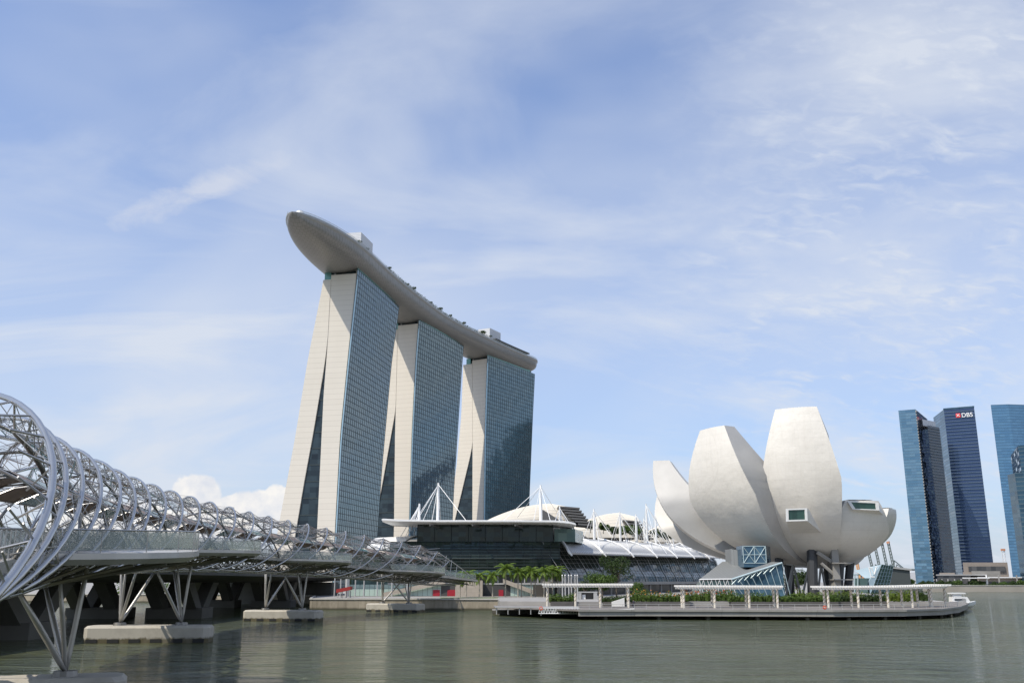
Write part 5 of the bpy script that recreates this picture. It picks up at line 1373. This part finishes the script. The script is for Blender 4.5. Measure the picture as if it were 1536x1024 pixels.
# ================================================================== CRYSTAL PAVILION, FAR BANK, TOWERS
cp = thing('crystal_pavilion', 'angular glass pavilion with dark slanted glass front right of the museum', 'pavilion', (175, 470, 2))
def wp(px, py, Y): return W(px, py, Y)
TL, TR, BR_, BL = wp(1322, 846, 452), wp(1340, 848.5, 458), wp(1331, 891, 455), wp(1305, 891, 448)
bk = [wp(1270, 852, 500), wp(1345, 850, 505)]
mb = MB(); mb.add([BL, BR_, TR, TL], [(0, 1, 2, 3)]); gg = mb.build('slanted_glass', M['green_glass'], cp)
mb = MB(); mb.add([wp(1282, 855, 456), TL, BL, wp(1303, 871, 450)], [(0, 1, 2, 3)]); 
mb.add([wp(1282, 855, 456), wp(1300, 852, 520), wp(1345, 850, 505), TR, TL], [(0, 4, 3, 2, 1)]); fc = mb.build('pale_glass_roof', M['pale_roof'], cp)
mb = MB(); mb.prism([(wp(1281, 880, 460).x, 460), (BL.x - .3, 449.5), (BR_.x + 2, 457), (BR_.x + 8, 500), (wp(1285, 880, 500).x, 500)], 1.5, 9.2); mb.build('lower_hall', M['mall_glass2'], cp)
mb = MB()
for px in (1282, 1287, 1292, 1297): a, b = wp(px, 861, 455), wp(px, 891, 455); mb.bar(a, b, .3, 4)
mb.bar(wp(1280, 861, 455), wp(1300, 861, 455), .3, 4)
for i in range(6):
    t = i / 5; mb.bar(TL.lerp(TR, t) + Vector((0, -.15, 0)), BL.lerp(BR_, t) + Vector((0, -.15, 0)), .09, 4)
for i in range(9):
    t = i / 8; mb.bar(TL.lerp(BL, t) + Vector((0, -.15, 0)), TR.lerp(BR_, t) + Vector((0, -.15, 0)), .09, 4)
mb.build('white_frame', M['pale_frame'], gg)
# interlocked monogram on the pale glass
mb = MB(); c = wp(1309, 858, 447)
s_ = 1.5
for (x0, z0, x1, z1) in ((-1.0, 1.6, -.55, -1.4), (-.55, -1.4, .5, -1.4), (-.3, 1.3, .5, -.6), (.5, -.6, 1.3, 1.6), (-.75, 1.3, .1, 1.3), (.9, 1.6, 1.6, 1.6)):
    mb.bar(c + Vector((x0 * s_, 0, z0 * s_)), c + Vector((x1 * s_, 0, z1 * s_)), .26, 4)
mb.build('white_monogram', M['sign_white'], fc)
cb = thing('low_dark_hall', 'low dark building with pale sloping roof behind the crystal pavilion', 'building', (230, 600, 2.9))
a, b = W(1336, 870, 620), W(1366, 870, 620); mb = MB(); mb.prism([(a.x, 620), (b.x, 620), (b.x, 650), (a.x, 650)], 2.9, lambda p: 16 - (p[0] - a.x) * .12); mb.build('wall', M['dull_wall'], cb)
mb = MB(); mb.prism([(a.x - 1, 619), (b.x + 1, 619), (b.x + 1, 651), (a.x - 1, 651)], lambda p: 16.1 - (p[0] - a.x) * .12, lambda p: 17.3 - (p[0] - a.x) * .12); mb.build('roof', M['louvre'], cb)

def office(name, label, tops, zt_, mats, z0=4.0, crown=None):
    """tops: footprint corners (px, py) with the depth at which each roof corner stands"""
    poly = []
    for (px, py, Y) in tops:
        q = W(px, py, Y) if Y else None; poly.append((q.x, q.y))
    cx = sum(p[0] for p in poly) / len(poly); cy = sum(p[1] for p in poly) / len(poly)
    root = thing(name, label, 'tower', (cx, cy, z0)); return root, poly
def Ytop(px, py, z):   # depth of a roof corner of known height
    dy = (512 - py) / F; yy = _c - dy * _s; zz = _s + dy * _c; return (z - CAM_H) * yy / zz
def face(root, name, pts_px, z, m, z0=4.0, top_cap=None):
    pass
def tower(label, corners, z, facem, depth, z0=3.5):
    """corners: roof corners left to right as seen; one material per visible face; body closed at the back"""
    P_ = []
    for px, py in corners:
        Y = Ytop(px, py, z); q = W(px, py, Y); P_.append(Vector((q.x, q.y)))
    cc = sum(P_, Vector((0, 0))) / len(P_)
    root = thing('office_tower', label, 'tower', (cc.x, cc.y, z0))
    for i, (a, b) in enumerate(zip(P_, P_[1:])):
        mb = MB(); mb.add([(a.x, a.y, z0), (b.x, b.y, z0), (b.x, b.y, z), (a.x, a.y, z)], [(0, 1, 2, 3)]); mb.build('curtain_wall', M[facem[i]], root)
    bk = [P_[-1] + Vector((P_[-1].x, P_[-1].y)).normalized() * depth, P_[0] + Vector((P_[0].x, P_[0].y)).normalized() * depth]
    ctr = (sum(P_, Vector((0, 0))) + bk[0] + bk[1]) / (len(P_) + 2)
    poly = [p + (ctr - p).normalized() * .4 for p in P_ + bk]
    mb = MB(); mb.prism([tuple(p) for p in poly], z0, z - .3); mb.build('core', M['off_teal'], root)
    return root, P_
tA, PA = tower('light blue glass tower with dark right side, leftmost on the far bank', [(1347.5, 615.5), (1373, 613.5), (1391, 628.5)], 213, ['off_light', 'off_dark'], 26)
mb = MB(); 
for i in range(58):
    q = PA[1]; z = 6 + i * 3.58; d = (PA[2] - PA[1]).normalized(); mb.box((q.x + d.x * 1.2, q.y + d.y * 1.2 - .5, z), (1.6, 1.0, 1.7), math.atan2(d.y, d.x))
mb.build('balcony_edge', M['soffit'], tA)
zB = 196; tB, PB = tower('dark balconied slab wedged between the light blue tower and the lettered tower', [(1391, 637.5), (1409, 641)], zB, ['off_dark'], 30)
mb = MB()
for i in range(53):
    z = 8 + i * 3.55; a, b = PB
    mb.box(((a.x + b.x) / 2, (a.y + b.y) / 2 - .7, z), ((b - a).length, 1.2, .45), math.atan2((b - a).y, (b - a).x))
mb.build('balcony_slabs', M['white_box'] if False else M['off_teal'], tB)
mb = MB(); a, b = PB; mb.prism([(a.x - 4, a.y + 3), (b.x - 3, b.y + 3), (b.x - 3, b.y + 20), (a.x - 4, a.y + 20)], zB, zB + 8); mb.build('roof_house', M['white_box'], tB)
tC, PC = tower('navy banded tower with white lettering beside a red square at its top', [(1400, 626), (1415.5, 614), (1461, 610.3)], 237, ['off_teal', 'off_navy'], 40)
a, b = PC[1], PC[2]; wd = (b - a); mb = MB()
for i in range(52):
    z = 8 + i * 4.4; mb.box(((a.x + b.x) / 2, (a.y + b.y) / 2 - .4, z), (wd.length, .8, .5), math.atan2(wd.y, wd.x))
mb.build('floor_bands', M['off_teal'], tC)
mb = MB(); mb.prism([(a.x - .2, a.y - .3), (b.x + .2, b.y - .3), (b.x + .2, b.y + 1), (a.x - .2, a.y + 1)], 236.2, 238.6); mb.build('crown_edge', M['off_teal'], tC)
# sign: red square with a white crossed emblem, then three letters
dn = wd.normalized(); nrm = Vector((dn.y, -dn.x)); rzs = math.atan2(dn.y, dn.x)
def sgn(t, z, o=1.2): q = a + wd * t + nrm * o; return Vector((q.x, q.y, z))
mb = MB(); mb.box(sgn(.455, 227.2, 1.0), (5.6, .6, 5.6), rzs); so = mb.build('red_sign_square', M['sign_red'], tC)
mb = MB()
for k in (-1, 1):
    dx = Vector((dn.x, dn.y, 0)); c = sgn(.455, 227.2, 1.5)
    mb.bar(c - dx * 1.7 - Vector((0, 0, 1.7 * k)), c + dx * 1.7 + Vector((0, 0, 1.7 * k)), .42, 4)
mb.build('white_emblem', M['sign_white'], so)
def text3d(txt, size, loc, rz, m, parent, name):
    cu = bpy.data.curves.new('t', 'FONT'); cu.body = txt; cu.size = size; cu.extrude = .15; cu.align_x = 'LEFT'; cu.offset = size * .006
    o = bpy.data.objects.new('t', cu); C.objects.link(o); bpy.context.view_layer.update()
    me = bpy.data.meshes.new_from_object(o.evaluated_get(bpy.context.evaluated_depsgraph_get())); bpy.data.objects.remove(o)
    Mx = Matrix.Translation(Vector(loc) - Vector(parent['_o'])) @ Matrix.Rotation(rz, 4, 'Z') @ Matrix.Rotation(math.pi / 2, 4, 'X'); me.transform(Mx)
    me.materials.clear(); me.materials.append(m); n = bpy.data.objects.new(name, me); C.objects.link(n); n.parent = parent; return n
text3d('DBS', 8.0, sgn(.56, 224.4, 1.4), rzs, M['sign_white'], tC, 'sign_letters')
tD, PD = tower('broad mid-blue glass tower cut off by the right edge of the photo', [(1486, 607), (1512, 606), (1560, 607.5)], 245, ['off_blue', 'off_blue'], 45)
tE, PE = tower('dark teal stepped tower at the right edge, standing before the broad blue one', [(1511, 712), (1522, 709), (1556, 707)], 104, ['off_teal', 'off_teal'], 26)
tF, PF = tower('small dark-topped tower with curved shoulder peeking above the teal stepped tower', [(1516, 683), (1527, 668), (1560, 664)], 146, ['off_teal', 'off_teal'], 26)
q = PF[1]; mb = MB(); mb.box((q.x + 6, q.y - .5, 139), (7, 3, 6)); mb.build('roof_frame', M['white_box'], tF)

def block(name, label, cat, parts):
    root = None
    for (pn, px0, px1, pyt, Y, dep, m) in parts:
        thin = pn in ('roof_slab', 'canopy')
        a, b = W(px0, pyt, Y), W(px1, pyt, Y)
        if root is None: root = thing(name, label, cat, ((a.x + b.x) / 2, Y, 3.0))
        mb = MB(); mb.prism([(a.x, Y), (b.x, Y), (b.x * (Y + dep) / Y, Y + dep), (a.x * (Y + dep) / Y, Y + dep)], a.z - .9 if thin else 2.96, a.z); mb.build(pn, M[m], root)
    return root
bk1 = block('podium_building', 'grey glass podium with flat pale roof frame at the foot of the dark slab', 'building', [('glass_block', 1406, 1456, 862.5, 900, 60, 'podium_glass'), ('roof_slab', 1404, 1480, 861, 899, 62, 'louvre')])
mb = MB()
for px in (1406, 1414, 1423, 1433, 1443, 1455): a = W(px, 880, 898.6); mb.box((a.x, 898.6, 6.5), (.9, .6, 7.2))
mb.build_each('frame_post', M['louvre'], bk1)
bk2 = block('podium_building', 'tall beige podium with dark window band below the lettered tower', 'building', [('beige_block', 1444, 1511, 843, 1010, 70, 'podium')])
a, b = W(1453, 849, 1009), W(1508, 849, 1009); mb = MB(); z1, z0 = a.z, W(1453, 858, 1009).z; mb.prism([(a.x, 1009), (b.x, 1009), (b.x, 1009.9), (a.x, 1009.9)], z0, z1); mb.build('window_band', M['podium_glass'], bk2)
bk3 = block('podium_building', 'long low beige building with thin white canopy and slim masts, lower right', 'building', [('beige_block', 1466, 1532, 866.5, 880, 40, 'podium'), ('grey_block', 1457, 1500, 856, 930, 40, 'soffit'), ('canopy', 1466, 1534, 864.8, 876, 30, 'white')])
a, b = W(1470, 872, 879), W(1524, 872, 879); mb = MB(); mb.prism([(a.x, 879.2), (b.x, 879.2), (b.x, 879.9), (a.x, 879.9)], 3.0, a.z); mb.build('window_band', M['podium_glass'], bk3)
mb = MB()
for px in (1482, 1500, 1527): a, t_ = W(px, 880, 872), W(px, 862, 872); mb.box((a.x, 872, (t_.z + 3) / 2), (.9, .9, t_.z - 3))
mb.build_each('canopy_mast', M['soffit'], bk3)
bk4 = block('podium_building', 'small beige blocks between the dark slab and the beige podium', 'building', [('left_block', 1409, 1432, 858.5, 960, 30, 'podium'), ('right_block', 1444, 1461, 857.5, 960, 30, 'podium')])
lc = thing('lattice_mast', 'thin red and white lattice mast between the lettered tower and the right-hand towers', 'mast', tuple(Vector((W(1511, 860, 1500).x, 1500, 3))))
mb = MB(); x = W(1509, 860, 1500).x; tz = W(1509, 825, 1500).z
for sg in (-2.2, 2.2): mb.bar((x + sg, 1500, 3), (x + sg, 1500, tz), .5, 4)
for i in range(12): z0, z1 = lerp(3, tz, i / 12), lerp(3, tz, (i + 1) / 12); mb.bar((x - 2.2, 1500, z0), (x + 2.2, 1500, z1), .35, 4)
mb.build('lattice', M['white_box'], lc); mb = MB(); mb.box((x, 1500, tz + 1), (6, 3, 3)); mb.build('top', M['crane_tip'], lc)
sl = thing('lamp_mast', 'tall white lamp mast on the far bank below the white canopy', 'lamp mast', (W(1482, 885, 800).x, 800, 4.9))
mb = MB(); x = W(1482, 885, 800).x; mb.tube([(x, 800, 4.9), (x, 800, W(1481, 861.5, 800).z)], [.7, .45], 8); mb.build('pole', M['white'], sl); mb = MB(); mb.box((x - 9, 799.5, W(1470, 866.4, 800).z), (20, 5, .8)); mb.build('top_panel', M['white'], sl)
# trees on the far bank
FT = [(1360, 880, 690, 13, 12, 'leaf'), (1352, 883, 700, 10, 9, 'leaf'), (1385, 887, 800, 9, 10, 'leaf_dark'), (1396, 887, 800, 9, 9, 'leaf_dark'), (1411, 887, 805, 10, 10, 'leaf_dark'), (1424, 887, 800, 9, 9, 'leaf_dark'),
      (1437, 887, 806, 10, 9, 'leaf'), (1462, 886, 800, 11, 10, 'leaf_dark'), (1472, 886, 804, 9, 9, 'leaf'), (1492, 886, 800, 8, 10, 'leaf_dark'), (1506, 886, 803, 8, 9, 'leaf'), (1520, 886, 800, 9, 10, 'leaf_dark'), (1533, 886, 804, 10, 9, 'leaf')]
FTL = ['largest light green tree left of the leftmost blue tower', 'smaller green tree nearest the crystal pavilion', 'dark tree at the foot of the leftmost blue tower', 'dark tree right beside the foot of the leftmost blue tower',
       'dark tree in front of the left end of the grey glass podium', 'dark tree in front of the middle of the grey glass podium', 'green tree before the right end of the grey glass podium', 'dark tree just left of the white lamp mast',
       'light tree touching the white lamp mast', 'dark tree below the left of the long white canopy', 'green tree below the middle of the long white canopy', 'dark tree below the right of the long white canopy', 'green tree at the right edge of the photo on the far bank']
protos = {}
for i, (px, py, Y, h, cr, m) in enumerate(FT):
    x = W(px, 880, Y).x; z = 2.95
    if m not in protos:
        t = local_thing('bank_tree', FTL[i], 'tree', (x, Y, z), 'trees on the far bank'); tree_mesh(t, 11, 8, 14, 130, .85, m, random.Random(50 + i), .35, .12, .75); protos[m] = t; t.scale = (h * .6 / 11,) * 3
    else: copy_thing(protos[m], (x, Y, z), i * 1.7, FTL[i], h * .6 / 11)
mb = MB(); rg = random.Random(77)
for i in range(90):
    px = rg.uniform(1372, 1545); q = W(px, 880, rg.uniform(776, 792)); leaf_blob(mb, (q.x, q.y, 4.4), (5, 3, 1.9), 26, .6, rg)
tag(mb.build('shrubbery', M['leaf_dark']), 'continuous dark green shrubbery along the far embankment', 'shrubs', kind='stuff')
mb = MB()
for i in range(60):
    px = rg.uniform(150, 505); Y = 352 + rg.uniform(0, 60) + max(0, 300 - px) * .12; q = W(px, 880, Y); leaf_blob(mb, (q.x, q.y, 5.5), (4.5, 4, 3.2), 60, .5, rg)
tag(mb.build('bank_planting', M['leaf']), 'green planting on the bank glimpsed through the road bridge piers', 'shrubs', kind='stuff')

# harbour cranes far away
CR = [(1301, 821, 1311, 862, 'leftmost raised boom of the four harbour cranes, half behind the museum'), (1312, 817, 1322, 862, 'second raised crane boom from the left above the crystal pavilion'), (1323, 815, 1333, 862, 'third raised crane boom from the left above the crystal pavilion'), (1332.5, 814.5, 1343, 862, 'rightmost raised crane boom, nearest the blue tower')]
for i, (x0, y0, x1, y1, lb) in enumerate(CR):
    Y = 1900; t0, b0 = W(x0, y0, Y), W(x1, y1, Y); t = thing('harbour_crane', lb, 'crane', (b0.x, Y, 3), 'harbour cranes with raised booms')
    mb = MB()
    for o_ in (-1.8, 1.8):
        mb.bar(b0 + Vector((o_, 0, 0)), t0 + Vector((o_, 0, 0)), 1.1, 4)
    for k in range(10): mb.bar(b0.lerp(t0, k / 10) + Vector((-1.8, 0, 0)), b0.lerp(t0, (k + 1) / 10) + Vector((1.8, 0, 0)), .7, 4)
    mb.build('boom', M['crane'], t)
    mb = MB(); mb.bar(t0, t0 + (t0 - b0).normalized() * 4, 3.2, 6); mb.build('boom_tip', M['crane_tip'], t)
    mb = MB(); a = W(x1 + 2, 846, Y)
    mb.bar(b0 + Vector((-8, 0, 5)), b0 + Vector((26, 0, 5)), 1.4, 4); mb.bar(b0 + Vector((2, 0, 5)), a, 1.0, 4); mb.bar(a, b0 + Vector((26, 0, 5)), .8, 4)
    for o_ in (-6, 12): mb.bar((b0.x + o_, Y, 3), (b0.x + o_, Y, b0.z + 5), 1.3, 4); mb.bar((b0.x + o_, Y + 30, 3), (b0.x + o_, Y + 30, b0.z + 5), 1.3, 4)
    mb.build('portal_frame', M['crane'], t)
lw = thing('lowered_crane', 'crane with lowered green boom left of the leftmost blue tower', 'crane', tuple(W(1360, 870, 1950)))
mb = MB(); mb.bar(W(1338, 853, 1950), W(1375, 854, 1950), 1.8, 4); mb.bar(W(1341, 840, 1950), W(1357, 853, 1950), 1.0, 4); mb.bar(W(1341, 840, 1950), W(1340, 874, 1950), 1.5, 4); mb.bar(W(1354, 853, 1950), W(1354, 876, 1950), 1.4, 4); mb.bar(W(1364, 853, 1950), W(1364, 876, 1950), 1.2, 4)
mb.build('boom_and_legs', M['crane'], lw)
oc = thing('yellow_crane', 'orange-yellow crane jib between the museum columns and the crystal pavilion', 'crane', tuple(W(1292, 868, 1200)))
mb = MB()
for o_ in (0, 2.2): mb.bar(W(1287, 858, 1200) + Vector((o_, 0, 0)), W(1283, 838, 1200) + Vector((o_, 0, 0)), .9, 4)
mb.build('jib', M['orange'], oc); mb = MB(); a = W(1289, 858, 1200); mb.prism([(a.x, 1200), (a.x + 9, 1200), (a.x + 9, 1206), (a.x, 1206)], 3, lambda p: a.z + 4 - (p[0] - a.x) * .7); mb.build('cab', M['orange'], oc)
st = block('storage_tanks', 'pale hazy block of harbour buildings left of the leftmost blue tower', 'building', [('block', 1344, 1377, 858, 2300, 60, 'white_box'), ('block', 1350, 1366, 854, 2305, 60, 'white')])

# the downtown across the bay, outside the frame, which the hotel glass mirrors
mb = MB(); rg = random.Random(12)
for (x, y, w_, d_, h_) in ((1120, 1900, 70, 60, 236), (1210, 1960, 60, 60, 205), (1290, 1900, 80, 60, 250), (1390, 1980, 60, 60, 190), (1170, 2080, 60, 60, 262), (1040, 1880, 50, 50, 150), (1470, 1760, 70, 60, 215), (1560, 1700, 60, 60, 245), (1600, 1830, 70, 70, 180), (1690, 1690, 60, 60, 225), (1420, 1850, 60, 50, 150), (1520, 1920, 60, 60, 160), (1800, 1600, 80, 60, 200)):
    mb.prism([(x, y), (x + w_, y - 12), (x + w_ + 10, y + d_), (x + 10, y + d_ + 12)], 2.96, h_)
tag(mb.build('downtown_skyline', M['off_navy']), 'dark downtown towers past the right edge, seen mirrored in the hotel glass', 'skyline', kind='stuff')
# boat
bt = thing('motor_boat', 'small white cabin boat just off the tip of the boardwalk', 'boat', (W(1443, 905, 285).x, 285, 0))
bx, by = W(1443, 905, 285).x, 285.0
_n0 = set(bpy.data.objects)
mb = MB(); rows = []
for u, w, zk, zd in ((-4.2, 1.3, .2, 1.7), (-2, 1.6, -.1, 1.6), (1, 1.6, -.1, 1.8), (3, 1.1, .2, 2.1), (4.4, .1, 1.4, 2.4)):
    rows.append([(bx + u, by - w, zd), (bx + u, by - w * .7, (zk + zd) / 2 - .2), (bx + u, by, zk), (bx + u, by + w * .7, (zk + zd) / 2 - .2), (bx + u, by + w, zd)])
mb.loft(rows, True, True); mb.build('hull', M['boat'], bt)
mb = MB(); mb.loft([[(bx - 3.6, by - 1.3, 1.65), (bx + 2.4, by - 1.2, 1.8), (bx + 2.4, by + 1.2, 1.8), (bx - 3.6, by + 1.3, 1.65)], [(bx - 3.4, by - 1.2, 3.6), (bx + 1.4, by - 1.1, 3.6), (bx + 1.4, by + 1.1, 3.6), (bx - 3.4, by + 1.2, 3.6)]], True, True); cb_ = mb.build('cabin', M['boat'], bt)
mb = MB(); mb.box((bx - 1, by - 1.27, 2.75), (3.6, .08, .6)); mb.build('window', M['boat_win'], cb_)
mb = MB(); mb.box((bx - 1.4, by, 4.7), (4.6, 2.6, .45)); mb.box((bx - 1.6, by, 4.1), (2.6, 2.0, .8))
for sx in (-3.2, .4):
    for sy in (-1.1, 1.1): mb.bar((bx + sx, by + sy, 3.6), (bx + sx, by + sy, 4.85), .05, 4)
mb.build('upper_canopy', M['white'], bt)
for o in set(bpy.data.objects) - _n0:
    if o.type == 'MESH':
        c_ = Vector((bx, by, 0)) - bt.location
        for v in o.data.vertices: v.co = c_ + (v.co - c_) * .92
# red awning stalls in the shade under the road bridge
aw = thing('awning_stall', 'dimmed red awning stall on the bank in the shade of the road bridge', 'stall', tuple(Vector((W(500, 885, 292).x, 292, 2.95))))
a, b = W(506, 885, 292), W(527, 885, 292)
mb = MB(); mb.prism([(a.x, 290), (b.x, 290), (b.x, 294), (a.x, 294)], lambda p: 4.4 + (p[0] - a.x) * .2, lambda p: 5.4 + (p[0] - a.x) * .2); mb.build('awning', M['red_awning'], aw)
mb = MB()
for t in (0.05, .35, .65, .95): mb.box((lerp(a.x, b.x, t), 292, 3.8), (.25, .25, 2.2))
mb.build('post', M['lattice'], aw)

for o in bpy.data.objects:
    if '_o' in o: del o['_o']
for o in bpy.data.objects:
    if o.parent is None and o.type == 'EMPTY' and not o.children: print('EMPTY without children', o.name)
